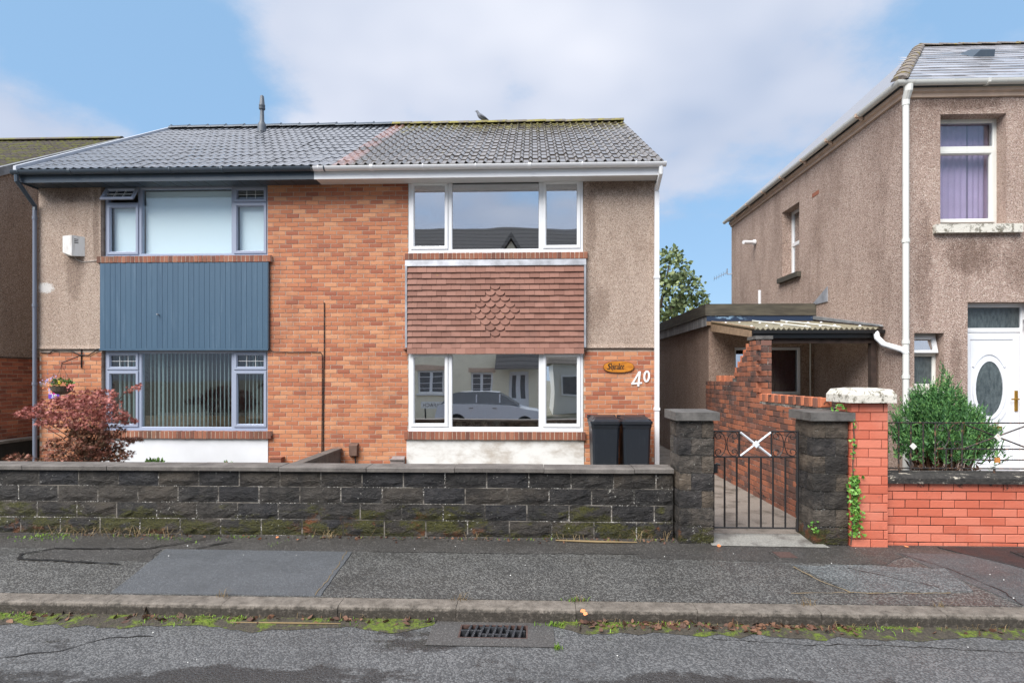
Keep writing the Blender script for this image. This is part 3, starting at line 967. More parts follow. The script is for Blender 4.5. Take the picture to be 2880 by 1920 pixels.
def dash(h, x0, x1, mt):
    m = MB().add(*rot_prism([(2.235, FY + .006), (2.235, FY - .034), (2.30, FY - .018), (5.17, FY - .016), (5.17, FY + .006)], x0, x1))
    m.build('render_panel', mt, h)
    box('drip_bead', 'timber_rot', h, x0, x1, FY - .03, FY + .003, 2.226, 2.2345)


dash(house38, XL, W38[0], 'pebble_semi_patched')
dash(house40, W40[1] + .012, XR, 'pebble_semi')

# brick-on-edge sills


def sill(h, x0, x1, z0, z1, y0, seed):
    rr = random.Random(seed)
    s = box('sill', 'mortar', h, x0 + .004, x1 - .004, y0 + .006, FY + .02, z0 + .006, z1 - .006)
    n = round((x1 - x0) / .0755)
    p = (x1 - x0) / n
    mes = [brick_mesh('sill_brick', p - .009, z1 - z0, .10, 'sill_brick', seed * 7 + i, .004, .0022) for i in range(5)]
    for i in range(n):
        put('sill_brick', rr.choice(mes), s, (x0 + (i + .5) * p, y0 + rr.uniform(-.003, .003), (z0 + z1) / 2 + rr.uniform(-.002, .002)), (rr.uniform(-.02, .02), rr.uniform(-.02, .02), 0))
    return s


sill(house38, -7.62, -4.515, 3.735, 3.848, FY - .06, 1)
sill(house38, -7.62, -4.515, .668, .800, FY - .06, 2)
sill(house40, -2.19, .948, 3.752, 3.862, FY - .06, 3)
sill(house40, -2.20, .912, .668, .805, FY - .06, 4)

# white rendered plinths under the ground-floor windows
box('plinth', 'render_white', house38, -7.57, -4.592, FY - .012, FY + .006, -.1, .664)
box('plinth', 'render_stained', house40, -2.163, .884, FY - .012, FY + .006, -.1, .664)

# blue boarded panel
cl = box('cladding_panel', 'tar', house38, -7.575, -4.572, FY - .03, FY + .006, 2.225, 3.733)
n = 32
p = (7.565 - 4.575) / n
bm = MB().prism([(-p / 2 + .0006, .02), (-p / 2 + .0006, .003), (-p / 2 + .003, 0), (p / 2 - .003, 0), (p / 2 - .0006, .003), (p / 2 - .0006, .02)], 'z', 2.24, 3.733).mesh('board', 'cladding')
for i in range(n):
    put('board', bm, cl, (-7.565 + (i + .5) * p, FY - .05 + random.uniform(-.0008, .0008), 0))
box('board_trim', 'cladding', cl, -7.575, -4.568, FY - .056, FY - .02, 2.205, 2.239)
box('board_trim', 'gutter_slate', cl, -4.572, -4.562, FY - .052, FY, 2.235, 3.733)
MB().tube([(-6.51, FY - .05, 2.83), (-6.51, FY - .10, 2.83)], .012, 8).build('pipe_stub', 'lead', cl)

# red tile-hung panel with a diamond of club tiles
hp = box('tile_hanging', 'underlay', house40, -2.13, .878, FY - .03, FY + .006, 2.22, 3.742)
TX0, TX1, TOP = -2.135, .878, 3.642
GA = .0995
NW = 18
tw = (TX1 - TX0) / NW


def htile(w, h, club=False):
    m = MB()
    t = .017
    if club:
        pts = [(-w / 2, h)] + [(-w / 2, .052)]
        for k in range(9):
            an = math.pi + math.pi * k / 8
            pts.append((w / 2 * .93 * math.cos(an), .052 + .052 * math.sin(an)))
        pts += [(w / 2, .052), (w / 2, h)]
    else:
        pts = [(-w / 2, h), (-w / 2, 0), (w / 2, 0), (w / 2, h)]
    n = len(pts)
    lean = .032
    front = [(x, -lean * (1 - z / h), z) for x, z in pts]
    back = [(x, y + t, z) for x, y, z in front]
    m.add(front + back, [tuple(range(n))] + [(i, i + n, (i + 1) % n + n, (i + 1) % n) for i in range(n)])
    return m


T_FULL = htile(tw - .003, GA + .035).mesh('hanging_tile', 'hanging_tile')
T_HALF = htile(tw / 2 - .003, GA + .035).mesh('hanging_tile', 'hanging_tile')
T_CLUB = htile(tw - .004, GA + .035, True).mesh('club_tile', 'hanging_tile')
T_TOP = htile(tw - .003, .125).mesh('hanging_tile', 'hanging_tile')
rr = random.Random(9)
cen = (TX0 + TX1) / 2
for r in range(15):
    if r == 0:
        zb, me = TOP - .115, T_TOP
    else:
        zb, me = TOP - .115 - GA * r, T_FULL
    off = (r % 2) * tw / 2
    nclub = 5 - abs(r - 7) if 3 <= r <= 11 else 0
    xsx = [(TX0 + off + (i + .5) * tw, me) for i in range(NW - (r % 2))]
    if r % 2:
        xsx += [(TX0 + tw / 4, T_HALF), (TX1 - tw / 4, T_HALF)]
    for x, mm in xsx:
        nm = 'hanging_tile'
        k = abs(x - cen)
        if nclub and k < (nclub / 2) * tw - .01:
            mm, nm = T_CLUB, 'club_tile'
        kick = -.018 if r == 14 else 0
        put(nm, mm, hp, (x, FY - .058 + kick + rr.uniform(-.0025, .0025), zb + rr.uniform(-.0025, .0025)), (rr.uniform(-.006, .006), rr.uniform(-.008, .008), 0))
MB().add(*rot_prism([(3.636, FY - .092), (3.742, FY - .062), (3.742, FY - .03), (3.63, FY - .07)], -2.175, .915)).build('lead_flashing', 'lead', house40)
for x0, x1, xx in ((-2.172, -2.138, -2.185), (.880, .912, .925)):
    box('lead_edge', 'lead', house40, x0, x1, FY - .09, FY - .003, 2.24, 3.632)
box('tile_batten', 'timber_rot', house40, -2.20, .93, FY - .085, FY, 2.202, 2.219)

# ---- windows of 38 (blue-grey frames)
y = FY + .06
gw = 'glass'
w = window(house38, -7.545, -4.612, 3.865, 5.10, y, 'upvc_grey',
           [('v', -6.925, 3.90, 5.06, .075), ('v', -5.245, 3.90, 5.06, .075), ('h', 4.795, -7.5, -6.955, .06), ('h', 4.795, -5.215, -4.65, .06)],
           [(-7.51, -6.945, 3.90, 4.785), (-5.225, -4.645, 3.90, 4.785), (-5.225, -4.645, 4.805, 5.07)],
           [(-7.455, -7.0, 3.955, 4.73, gw), (-6.895, -5.275, 3.905, 5.06, gw), (-5.17, -4.70, 3.955, 4.73, gw), (-5.17, -4.70, 4.86, 5.02, gw)])
bars(w, -5.17, -4.70, 4.86, 5.02, y + .024, 3, 2)
# top-hung light standing open
m = MB().ring(-7.525, -6.93, -.29, 0, [(0, -.012), (.006, -.018), (.042, -.018), (.058, .004), (.058, .03), (0, .012)])
v = MB().box(-7.47, -6.985, .012, .018, -.235, -.055)
bb = MB().box(-7.47, -6.985, .004, .008, -.150, -.143).box(-7.31, -7.303, .0, .0035, -.235, -.055).box(-7.15, -7.143, .0, .0035, -.235, -.055)
for mm, nm, mt in ((m, 'sash', 'upvc_grey'), (v, 'pane', 'glass_bright'), (bb, 'glazing_bar', 'numeral')):
    put(nm, mm.mesh(nm, mt), w, (0, y - .01, 5.075), (R(-32), 0, 0))
w = window(house38, -7.545, -4.612, .812, 2.205, y, 'upvc_grey',
           [('v', -6.925, .85, 2.17, .075), ('v', -5.245, .85, 2.17, .075), ('h', 1.855, -7.5, -6.955, .05), ('h', 1.855, -5.215, -4.65, .05)],
           [(-7.51, -6.945, .86, 1.845), (-5.225, -4.645, .86, 1.845), (-7.51, -6.945, 1.865, 2.175), (-5.225, -4.645, 1.865, 2.175)],
           [(-7.455, -7.0, .915, 1.79, gw), (-6.895, -5.275, .865, 2.165, gw), (-5.17, -4.70, .915, 1.79, gw), (-7.455, -7.0, 1.92, 2.12, gw), (-5.17, -4.70, 1.92, 2.12, gw)])
bars(w, -7.455, -7.0, 1.92, 2.12, y + .024, 3, 2)
bars(w, -5.17, -4.70, 1.92, 2.12, y + .024, 3, 2)
box('window_ledge', 'upvc_grey', house38, -7.56, -4.607, FY + .01, y + .05, .795, .8115)
box('window_ledge', 'upvc_grey', house38, -7.56, -4.607, FY + .01, y + .05, 3.852, 3.8645)

# ---- windows of 40 (white frames)
y = FY - .005
gb = 'glass_bright'
w = window(house40, -2.128, .866, 3.885, 5.142, y, 'upvc_white',
           [('v', -1.412, 3.93, 5.10, .08), ('v', .155, 3.93, 5.10, .08)],
           [(-2.085, -1.445, 3.935, 5.095), (.187, .824, 3.935, 5.095)],
           [(-2.025, -1.505, 3.995, 5.035, gb), (-1.368, .112, 3.94, 5.085, gb), (.248, .764, 3.995, 5.035, gb)])
box('window_ledge', 'upvc_white', house40, -2.128, .866, FY - .035, FY + .06, 3.863, 3.8845)
gl = 'glass_low'
glass('glass_low', .66, (.8, .82, .82))
w = window(house40, -2.128, .866, .832, 2.185, y, 'upvc_white',
           [('v', -1.412, .88, 2.14, .08), ('v', .155, .88, 2.14, .08)],
           [(-2.085, -1.445, .885, 2.14), (.187, .824, .885, 2.14)],
           [(-2.025, -1.505, .945, 2.08, gl), (-1.368, .112, .885, 2.135, gl), (.248, .764, .945, 2.08, gl)])
box('window_ledge', 'upvc_white', house40, -2.128, .866, FY - .035, FY + .06, .807, .8315)

# ---- roof tiles: double-roman profile


def roman(name, mat, roll, cover=.300, gauge=.345, flat=.085, lo=.011):
    prof = []
    for k in range(2):
        b = -cover / 2 + k * cover / 2
        q = .148 - flat
        prof += [(b, .0), (b + flat, .0), (b + flat + q * .24, roll * .62), (b + flat + q * .5, roll), (b + flat + q * .78, roll * .62)]
    prof.append((cover / 2, .0))
    m = MB()
    hi = .003
    top = [(x, 0, z + lo) for x, z in prof] + [(x, gauge + .05, z + hi) for x, z in prof]
    n = len(prof)
    m.add(top, [(i, i + 1, n + i + 1, n + i) for i in range(n - 1)])
    m.add([(x, 0, z + lo) for x, z in prof] + [(x, .004, (z + lo) - .011) for x, z in prof], [(i, n + i, n + i + 1, i + 1) for i in range(n - 1)])
    return m.mesh(name, mat)


NR = 14
GAUGE = SL / NR
for h, x0, x1, mt, roll, rb in ((house38, -8.735, XP - .02, 'tile_grey', .017, 'gutter_slate'), (house40, XP - .02, 2.14, 'tile_brown', .032, 'ridge_brown')):
    u = MB()
    th = .09
    u.add([(x, EY + .03, roof_z(EY + .03, .012)) for x in (x0, x1)] + [(x, RY, roof_z(RY, .012)) for x in (x0, x1)] + [(x, 2 * RY - EY, EZ - .012) for x in (x0, x1)]
          + [(x, EY + .03, roof_z(EY + .03, th)) for x in (x0, x1)] + [(x, RY, roof_z(RY, th)) for x in (x0, x1)] + [(x, 2 * RY - EY, EZ - th) for x in (x0, x1)],
          [(0, 1, 3, 2), (2, 3, 5, 4), (6, 8, 9, 7), (8, 10, 11, 9), (0, 2, 8, 6), (2, 4, 10, 8), (1, 7, 9, 3), (3, 9, 11, 5), (0, 6, 7, 1), (4, 5, 11, 10)])
    roof = u.build('roof', 'underlay', h)
    n = 18
    cov = (x1 - x0) / n
    me = roman('roof_tile', mt, roll, cov, GAUGE, *((.05, .012) if h is house38 else (.08, .015)))
    mp = roman('roof_tile', 'tile_pink', roll, cov, GAUGE, .08, .015)
    for r in range(NR):
        for c in range(n):
            yy = EY + r * GAUGE * math.cos(PITCH)
            zz = EZ + r * GAUGE * math.sin(PITCH)
            pink = h is house40 and c == 0 and random.random() < .85
            put('roof_tile', mp if pink else me, roof, (x0 + (c + .5) * cov, yy, zz + random.uniform(-.002, .003)), (PITCH + random.uniform(-.006, .006), random.uniform(-.006, .006), random.uniform(-.004, .004)))
    # rear slope, seen from nowhere but kept whole
    rn = 12
    p = (x1 - x0) / rn
    rm = MB()
    vs, fs = [], []
    for s in range(2):
        for k in range(7):
            an = math.pi * k / 6
            vs.append(((s - .5) * (p + .02), .125 * math.cos(an), .085 * math.sin(an) - .01 + (.012 if s else 0)))
    fs = [(k, k + 1, 7 + k + 1, 7 + k) for k in range(6)] + [tuple(range(6, -1, -1)), tuple(range(7, 14))]
    rme = rm.add(vs, fs).mesh('ridge_tile', rb, 40)
    for i in range(rn):
        put('ridge_tile', rme, roof, (x0 + (i + .5) * p, RY, RZ + random.uniform(-.003, .004)), (0, random.uniform(-.008, .008), 0))
        if h is house38:
            put('ridge_clip', MB().box(-.012, .012, -.03, .03, .078, .108).mesh('ridge_clip', 'gutter_slate'), roof, (x0 + i * p, RY, RZ))
    # verge
    xv = x0 if h is house38 else x1
    sg = -1 if h is house38 else 1
    if h is house38:
        MB().prism([(EY - .02, EZ - .05), (RY, RZ - .05), (RY, RZ + .065), (EY - .02, EZ + .062)], 'x', xv - .05, xv).build('verge_strip', 'verge_strip', h)
    else:
        MB().prism([(EY + .03, EZ - .06), (RY, RZ - .06), (RY, RZ - .0), (EY + .03, EZ + .012)], 'x', xv - .02, xv + .02).build('verge_strip', 'ridge_brown', h)
    MB().prism([(RY, RZ - .06), (2 * RY - EY, EZ - .06), (2 * RY - EY, EZ + .04), (RY, RZ + .03)], 'x', x0, x1).build('rear_slope', mt, roof)

# flue terminal on 38
MB().lathe((-6.30, 13.0, 7.40), [(.10, 0), (.095, .18), (.085, .24), (.05, .30), (.043, .56), (.068, .58), (.072, .62), (.06, .625), (.068, .65), (.07, .68), (.058, .70), (.042, .88), (.03, .90), (.0, .905)], 16).build('flue_terminal', 'flue', house38, 40)

# ---- eaves: fascia, soffit, gutter, pipes
XG = -3.645
for h, x0, x1, fm, sm, gm, z0 in ((house38, -8.73, XG, 'gutter_slate', 'gutter_slate', 'gutter_slate', 5.045), (house40, XG, 2.135, 'upvc_white', 'soffit_white', 'upvc_white', 5.045)):
    box('fascia', fm, h, x0, x1, 9.345, 9.365, z0, 5.235)
    box('soffit', sm, h, x0 + (.003 if h is house40 else 0), x1, 9.3655, FY - .018, z0 + .022, z0 + .034)
    so = MB()
    for i in range(int((x1 - x0) / .3)):
        so.box(x0 + .15 + i * .3, x0 + .153 + i * .3, 9.37, FY - .02, z0 + .019, z0 + .0225)
    so.build('soffit_joint', 'dark_slot' if h is house38 else 'soffit_white', h)
    # half-round gutter, open on top
    prof = [(.058 * math.cos(a), .058 * math.sin(a)) for a in [math.pi + math.pi * k / 8 for k in range(9)]]
    prof = [(-.064, .006), (-.064, -.004)] + prof[1:-1] + [(.058, 0.0), (.05, 0), (0, -.048), (-.05, 0)]
    gx0, gx1 = (x0 - .06, x1 + .02) if h is house38 else (x0 - .02, x1 + .035)
    MB().prism([(9.281 + a, 5.215 + b) for a, b in prof], 'x', gx0, gx1).build('gutter', gm, h, 40)
    for i in range(int((gx1 - gx0) / .85) + 1):
        x = gx0 + .12 + i * .87
        pr = [(9.281 + .067 * math.cos(a), 5.217 + .067 * math.sin(a)) for a in [math.pi * .92 + math.pi * 1.08 * k / 8 for k in range(9)]]
        pr += [(9.281 + .06 * math.cos(a), 5.217 + .06 * math.sin(a)) for a in [math.pi * .92 + math.pi * 1.08 * k / 8 for k in range(8, -1, -1)]]
        MB().prism(pr, 'x', x, x + (.05 if i % 3 == 1 else .022)).build('gutter_bracket', gm, h)
    MB().prism([(9.225, 5.22), (9.23, 5.19), (9.25, 5.165), (9.281, 5.157), (9.312, 5.165), (9.333, 5.19), (9.338, 5.22)], 'x', gx0 - .006 if h is house38 else gx1 - .002, gx0 + .002 if h is house38 else gx1 + .006).build('gutter_end', gm, h)
box('fascia_end', 'gutter_slate', house38, -8.735, -8.71, 9.366, FY + .1, 5.045, 5.20)
box('fascia_end', 'upvc_white', house40, 2.10, 2.137, 9.366, FY + .3, 5.03, 5.22)
# downpipes
MB().tube([(-8.72, 9.28, 5.16), (-8.72, 9.28, 5.06), (-8.72, FY - .07, 4.74), (-8.72, FY - .07, 4.66)], .036, 8).build('downpipe_swan_neck', 'gutter_slate', house38, 40)
dp = MB().tube([(-8.72, FY - .07, 4.68), (-8.72, FY - .07, 0)], .033, 10).build('downpipe', 'pipe_slate', house38, 40)
for z in (4.5, 2.97, 1.6):
    MB().tube([(-8.72, FY - .07, z), (-8.72, FY - .07, z + .05)], .041, 10).build('pipe_collar', 'pipe_slate', dp)
MB().tube([(2.095, 9.28, 5.16), (2.095, 9.29, 5.06), (2.10, FY - .075, 4.88), (2.10, FY - .075, 4.8)], .036, 8).build('downpipe_swan_neck', 'upvc_white', house40, 40)
dp = MB().box(2.063, 2.137, FY - .11, FY - .04, 0, 4.86).build('downpipe', 'upvc_white', house40)
for z in (3.4, 1.18):
    MB().box(2.053, 2.147, FY - .12, FY - .03, z, z + .045).build('pipe_collar', 'upvc_white', dp)

# ---- fittings on the fronts
a = thing('alarm_box', (-8.0, FY, 3.85), 'weathered white burglar alarm box on the pebbledash', 'alarm box')
MB().add([(-8.17, FY - .018, 4.20), (-7.86, FY - .018, 4.20), (-7.86, FY - .018, 3.86), (-8.17, FY - .018, 3.86), (-8.14, FY - .16, 4.185), (-7.98, FY - .16, 4.20), (-7.98, FY - .16, 3.84), (-8.14, FY - .16, 3.90)],
         [(4, 7, 6, 5), (0, 4, 5, 1), (3, 2, 6, 7), (0, 3, 7, 4), (1, 5, 6, 2)]).build('body', 'alarm', a)
for i in range(3):
    z = 4.13 - i * .03
    MB().add([(-7.955, FY - .135, z), (-7.89, FY - .05, z), (-7.89, FY - .05, z + .013), (-7.955, FY - .135, z + .013)], [(0, 1, 2, 3)]).build('vent_slot', 'dark_slot', a)


def wire(nm, pts, r, mt, label, cat):
    return tag(MB().tube(pts, r, 6).build(nm, mt), label, cat)


wire('cable', [(-8.03, FY - .05, 3.86), (-8.0, FY - .03, 3.80), (-7.9, FY - .025, 3.76), (-7.75, FY - .025, 3.77), (-7.6, FY - .03, 3.79)], .006, 'cable_white', 'thin pale wire drooping from the alarm box to the window sill', 'cable')
wire('cable', [(-3.60, FY - .012, 3.03), (-3.60, FY - .012, 2.2), (-3.615, FY - .012, 1.3), (-3.62, FY - .012, .46)], .008, 'cable', 'long black cable running straight down the orange brick front', 'cable')
wire('cable', [(-4.56, FY - .03, 2.22), (-4.5, FY - .02, 2.185), (-4.2, FY - .015, 2.165), (-3.9, FY - .014, 2.17), (-3.66, FY - .014, 2.165), (-3.635, FY - .014, 2.12), (-3.635, FY - .014, 1.3), (-3.645, FY - .014, .3)], .007, 'cable', 'black cable crossing from the blue panel then turning down the brickwork', 'cable')
wire('cable', [(-8.66, FY - .015, 2.17), (-8.5, FY - .015, 2.165), (-8.43, FY - .015, 2.205), (-8.3, FY - .04, 2.215), (-8.1, FY - .02, 2.195), (-7.95, FY - .015, 2.13), (-7.8, FY - .015, 2.12), (-7.68, FY - .02, 2.19), (-7.6, FY - .03, 2.24)], .009, 'cable', 'sagging black cable looped over the hanging basket bracket', 'cable')
o = thing('meter_box', (-3.08, FY, .3), 'small brown plastic box on the brickwork with a pipe beneath', 'box')
MB().add([(-3.15, FY - .003, .6), (-3.0, FY - .003, .6), (-3.0, FY - .003, .37), (-3.15, FY - .003, .37), (-3.145, FY - .09, .565), (-3.005, FY - .09, .565), (-3.01, FY - .09, .39), (-3.14, FY - .09, .39)],
         [(4, 7, 6, 5), (0, 4, 5, 1), (3, 2, 6, 7), (0, 3, 7, 4), (1, 5, 6, 2)]).build('body', 'box_brown', o)
MB().tube([(-3.05, FY - .04, .38), (-3.03, FY - .04, .1)], .012, 6).build('pipe', 'cable', o)
o = thing('gas_meter_box', (-2.3, FY, 0), 'grey sloping meter box beside the stained white plinth', 'box')
MB().add([(-2.40, FY - .003, .38), (-2.19, FY - .003, .38), (-2.19, FY - .003, 0), (-2.40, FY - .003, 0), (-2.41, FY - .16, .33), (-2.18, FY - .16, .33), (-2.18, FY - .16, 0), (-2.41, FY - .16, 0)],
         [(4, 7, 6, 5), (0, 4, 5, 1), (0, 3, 7, 4), (1, 5, 6, 2)]).build('body', 'box_grey', o)
box('lid', 'box_grey', o, -2.42, -2.17, FY - .19, FY - .14, .335, .35)
o = thing('gas_meter_box', (-4.4, FY, 0), 'brick-coloured meter box low on the wall beside the clean white plinth', 'box')
box('body', 'brick_red', o, -4.5, -4.31, FY - .13, FY - .003, 0, .34)
box('lid', 'brick_red', o, -4.51, -4.30, FY - .14, FY - .003, .342, .36)

# name plaque, numerals, number sign
pl = thing('name_plaque', (1.47, FY, 1.91), 'oval varnished wooden house name plaque reading Shiralee', 'sign')
pts = []
for k in range(36):
    an = 2 * math.pi * k / 36
    c, s_ = math.cos(an), math.sin(an)
    pts.append((1.47 + .262 * math.copysign(abs(c) ** .85, c), 1.912 + .1 * math.copysign(abs(s_) ** .9, s_)))
MB().prism(pts, 'y', FY - .026, FY - .004).build('board', 'plaque_edge', pl)
MB().prism([(1.47 + (x - 1.47) * .965, 1.912 + (z - 1.912) * .93) for x, z in pts], 'y', FY - .030, FY - .0262).build('face', 'plaque_wood', pl)
# broken-letter strokes drawn with a slanted nib
GL = {
    'S': [[(.62, .92), (.3, 1.0), (.08, .8), (.18, .62), (.5, .5), (.58, .28), (.4, .06), (.02, .0)], [(.3, 1.0), (.3, -.12)], [(.02, .0), (-.12, .1)], [(.62, .92), (.7, 1.05)]],
    'h': [[(.0, 1.05), (.0, .05), (.06, .0)], [(.0, .55), (.22, .66), (.34, .5), (.34, .1), (.2, -.22)]],
    'i': [[(.0, .62), (.08, .55), (.08, .1), (.18, .0)], [(.05, .86), (.12, .8)]],
    'r': [[(.0, .62), (.08, .55), (.08, .08), (.16, .0)], [(.1, .5), (.26, .66), (.36, .56)]],
    'a': [[(.04, .56), (.2, .66), (.34, .55), (.34, .1), (.46, .0)], [(.34, .4), (.08, .3), (.04, .1), (.16, 0), (.34, .14)]],
    'l': [[(.02, 1.05), (.1, .95), (.1, .08), (.2, .0)]],
    'e': [[(.36, .14), (.2, .0), (.06, .12), (.06, .52), (.22, .66), (.36, .52), (.08, .3)]],
}
x = 1.285
hgt = .098
for ch, adv in (('S', .80), ('h', .48), ('i', .26), ('r', .42), ('a', .52), ('l', .28), ('e', .46), ('e', .4)):
    m = MB()
    for st in GL[ch]:
        for (p0, p1) in zip(st, st[1:]):
            n_ = (.050, .030)
            q = [(x + p0[0] * hgt * .78, 1.872 + p0[1] * hgt), (x + p1[0] * hgt * .78, 1.872 + p1[1] * hgt)]
            nx, nz = n_[0] * hgt * 1.2, n_[1] * hgt * 1.6
            dx_, dz_ = q[1][0] - q[0][0], q[1][1] - q[0][1]
            qq = [(q[0][0] - nx, q[0][1] - nz), (q[1][0] - nx, q[1][1] - nz), (q[1][0] + nx, q[1][1] + nz), (q[0][0] + nx, q[0][1] + nz)]
            m.prism(qq, 'y', FY - .0335, FY - .0302)
    m.build('letter', 'ink', pl)
    x += adv * hgt * .78


def ribbon(path, w, y0, y1, closed=False):
    m = MB()
    n = len(path)
    L = []
    for i, p in enumerate(path):
        a_ = path[(i - 1) % n] if closed or i > 0 else p
        b_ = path[(i + 1) % n] if closed or i < n - 1 else p
        d = Vector((b_[0] - a_[0], b_[1] - a_[1])).normalized()
        L.append(((p[0] - d.y * w / 2, p[1] + d.x * w / 2), (p[0] + d.y * w / 2, p[1] - d.x * w / 2)))
    for i in range(n if closed else n - 1):
        j = (i + 1) % n
        m.prism([L[i][0], L[j][0], L[j][1], L[i][1]], 'y', y0, y1)
    return m


nu = tag(ribbon([(1.70, 1.622), (1.822, 1.825)], .030, FY - .014, FY - .004).add(ribbon([(1.688, 1.627), (1.862, 1.642)], .030, FY - .0145, FY - .004).v, []).build('house_numeral', 'numeral'), 'white numeral 4 fixed crookedly below the wooden name plaque', 'numeral')
m = ribbon([(1.700, 1.622), (1.826, 1.832)], .030, FY - .014, FY - .004)
for extra, yy in ((ribbon([(1.686, 1.626), (1.866, 1.642)], .030, FY - .0146, FY - .004), 0), (ribbon([(1.832, 1.838), (1.802, 1.582)], .034, FY - .0152, FY - .004), 0)):
    m.add(extra.v, extra.f)
me = m.mesh('house_numeral', 'numeral')
nu.data = me
zero = [(1.945 + .040 * math.cos(t) + .006 * math.sin(t), 1.752 + .085 * math.sin(t)) for t in [2 * math.pi * k / 24 for k in range(24)]]
tag(ribbon(zero, .032, FY - .014, FY - .004, True).build('house_numeral', 'numeral'), 'white numeral 0 set higher than the 4 beside the white downpipe', 'numeral')


def text_mesh(s, size, mat, extrude=.002):
    cu = bpy.data.curves.new('lettering', 'FONT')
    cu.body = s
    cu.size = size
    cu.extrude = extrude
    cu.align_x = 'CENTER'
    ob = bpy.data.objects.new('tmp', cu)
    COL.objects.link(ob)
    bpy.context.view_layer.update()
    dg = bpy.context.evaluated_depsgraph_get()
    me = bpy.data.meshes.new_from_object(ob.evaluated_get(dg))
    bpy.data.objects.remove(ob)
    me.materials.clear()
    me.materials.append(M[mat])
    return me


ns = thing('number_sign', (-8.42, FY, 1.36), 'lilac and purple glass house number sign reading 38', 'sign')
box('plate', 'flower_mauve', ns, -8.525, -8.325, FY - .012, FY - .004, 1.36, 1.56)
box('lower_band', 'sign_purple', ns, -8.522, -8.328, FY - .014, FY - .0122, 1.362, 1.44)
pts = [(-8.41 + (.055 if k % 2 else .035) * math.cos(2 * math.pi * k / 14), 1.475 + (.055 if k % 2 else .035) * math.sin(2 * math.pi * k / 14)) for k in range(14)]
MB().prism(pts, 'y', FY - .0165, FY - .0142).build('flower_print', 'sign_magenta', ns)
o = put('numerals', text_mesh('38', .095, 'numeral'), ns, (-8.42, FY - .018, 1.372), (R(90), 0, 0), (1.15, 1, 1))

# ================================================================== FRONT WALL AND GATE PILLARS


def rough_block(w, d, h, mat, seed, bulge=.02, nx=4, nz=3):
    """pitched-face block: front face (y=0) split into facets that swell out of the joint line"""
    rr = random.Random(seed)
    vs, fs = [], []
    for j in range(nz + 1):
        for i in range(nx + 1):
            edge = i in (0, nx) or j in (0, nz)
            x = -w / 2 + w * i / nx + (0 if edge else rr.uniform(-.2, .2) * w / nx)
            z = -h / 2 + h * j / nz + (0 if edge else rr.uniform(-.25, .25) * h / nz)
            y = .009 if edge else -bulge * rr.uniform(.25, 1)
            vs.append((x, y, z))
    for j in range(nz):
        for i in range(nx):
            a_ = j * (nx + 1) + i
            fs.append((a_, a_ + 1, a_ + nx + 2, a_ + nx + 1))
    o = len(vs)
    vs += [(-w / 2, d, -h / 2), (w / 2, d, -h / 2), (w / 2, d, h / 2), (-w / 2, d, h / 2)]
    fs.append((o, *range(nx, -1, -1), o + 1)[::-1] if False else (o, o + 1) + tuple(range(nx, -1, -1)))
    top = [nz * (nx + 1) + i for i in range(nx + 1)]
    fs.append(tuple(top) + (o + 2, o + 3))
    fs.append(tuple(j * (nx + 1) for j in range(nz + 1)) + (o + 3, o))
    fs.append(tuple(j * (nx + 1) + nx for j in range(nz, -1, -1)) + (o + 1, o + 2))
    me = bpy.data.meshes.new('block')
    me.from_pydata(vs, [], fs)
    me.materials.append(M[mat])
    return me


gw_ = thing('garden_wall', (-2.5, 6.13, 0), 'long low wall of blackened stone blocks with concrete coping beside the footway', 'wall')
WX0, WX1 = -7.6, 1.515
core = box('wall_core', 'joint', gw_, WX0, WX1, 6.1485, 6.33, -.1, .714)
CH = .179
bl = [rough_block(.447, .1, CH - .009, 'stone_block', i, .022) for i in range(20)]
rr = random.Random(5)
for k in range(4):
    z = .714 - CH * (k + .5)
    off = [.10, -.135, .08, -.11][k]
    i = 0
    x = WX0 + off - .3
    while x < WX1:
        a_, b_ = max(x, WX0), min(x + .446, WX1)
        if b_ - a_ > .06:
            put('block', rr.choice(bl), gw_, ((a_ + b_) / 2, 6.138 + rr.uniform(-.001, .001), z + rr.uniform(-.002, .002)), (0, rr.uniform(-.006, .006), 0), ((b_ - a_) / .450, 1, 1))
        x += .457
x = WX0
first = True
while x < WX1 - .02:
    L = min(.966, WX1 - x)
    m = MB().add(*rot_prism([(.712, 6.095), (.753, 6.090), (.759, 6.096), (.762, 6.38), (.712, 6.38)], x + .003, x + L - .003))
    put('coping_stone', m.mesh('coping_stone', 'coping'), gw_, (0, rr.uniform(-.005, .005), rr.uniform(-.003, .003)))
    x += .966


def pillar_block(w, d, h, seed, mat='stone_pillar', b=.016):
    rr = random.Random(seed)
    nx, ny, nz = 3, 3, 3
    per = [(-1 + 2 * i / nx, -1) for i in range(nx)] + [(1, -1 + 2 * i / ny) for i in range(ny)] + [(1 - 2 * i / nx, 1) for i in range(nx)] + [(-1, 1 - 2 * i / ny) for i in range(ny)]
    n = len(per)
    vs, fs = [], []
    for k in range(nz + 1):
        z = -h / 2 + h * k / nz
        e = k in (0, nz)
        for (u, v) in per:
            cor = abs(u) == 1 and abs(v) == 1
            q = 0 if e else (b * rr.uniform(.2, 1) * (.35 if cor else 1))
            x = u * w / 2 + (q if u == 1 else -q if u == -1 else 0)
            y_ = v * d / 2 + (q if v == 1 else -q if v == -1 else 0)
            vs.append((x, y_, z + (0 if e else rr.uniform(-.01, .01))))
    for k in range(nz):
        for i in range(n):
            j = (i + 1) % n
            fs.append((k * n + i, k * n + j, (k + 1) * n + j, (k + 1) * n + i))
    fs.append(tuple(range(n - 1, -1, -1)))
    fs.append(tuple(nz * n + i for i in range(n)))
    me = bpy.data.meshes.new('block')
    me.from_pydata(vs, [], fs)
    me.materials.append(M[mat])
    return me


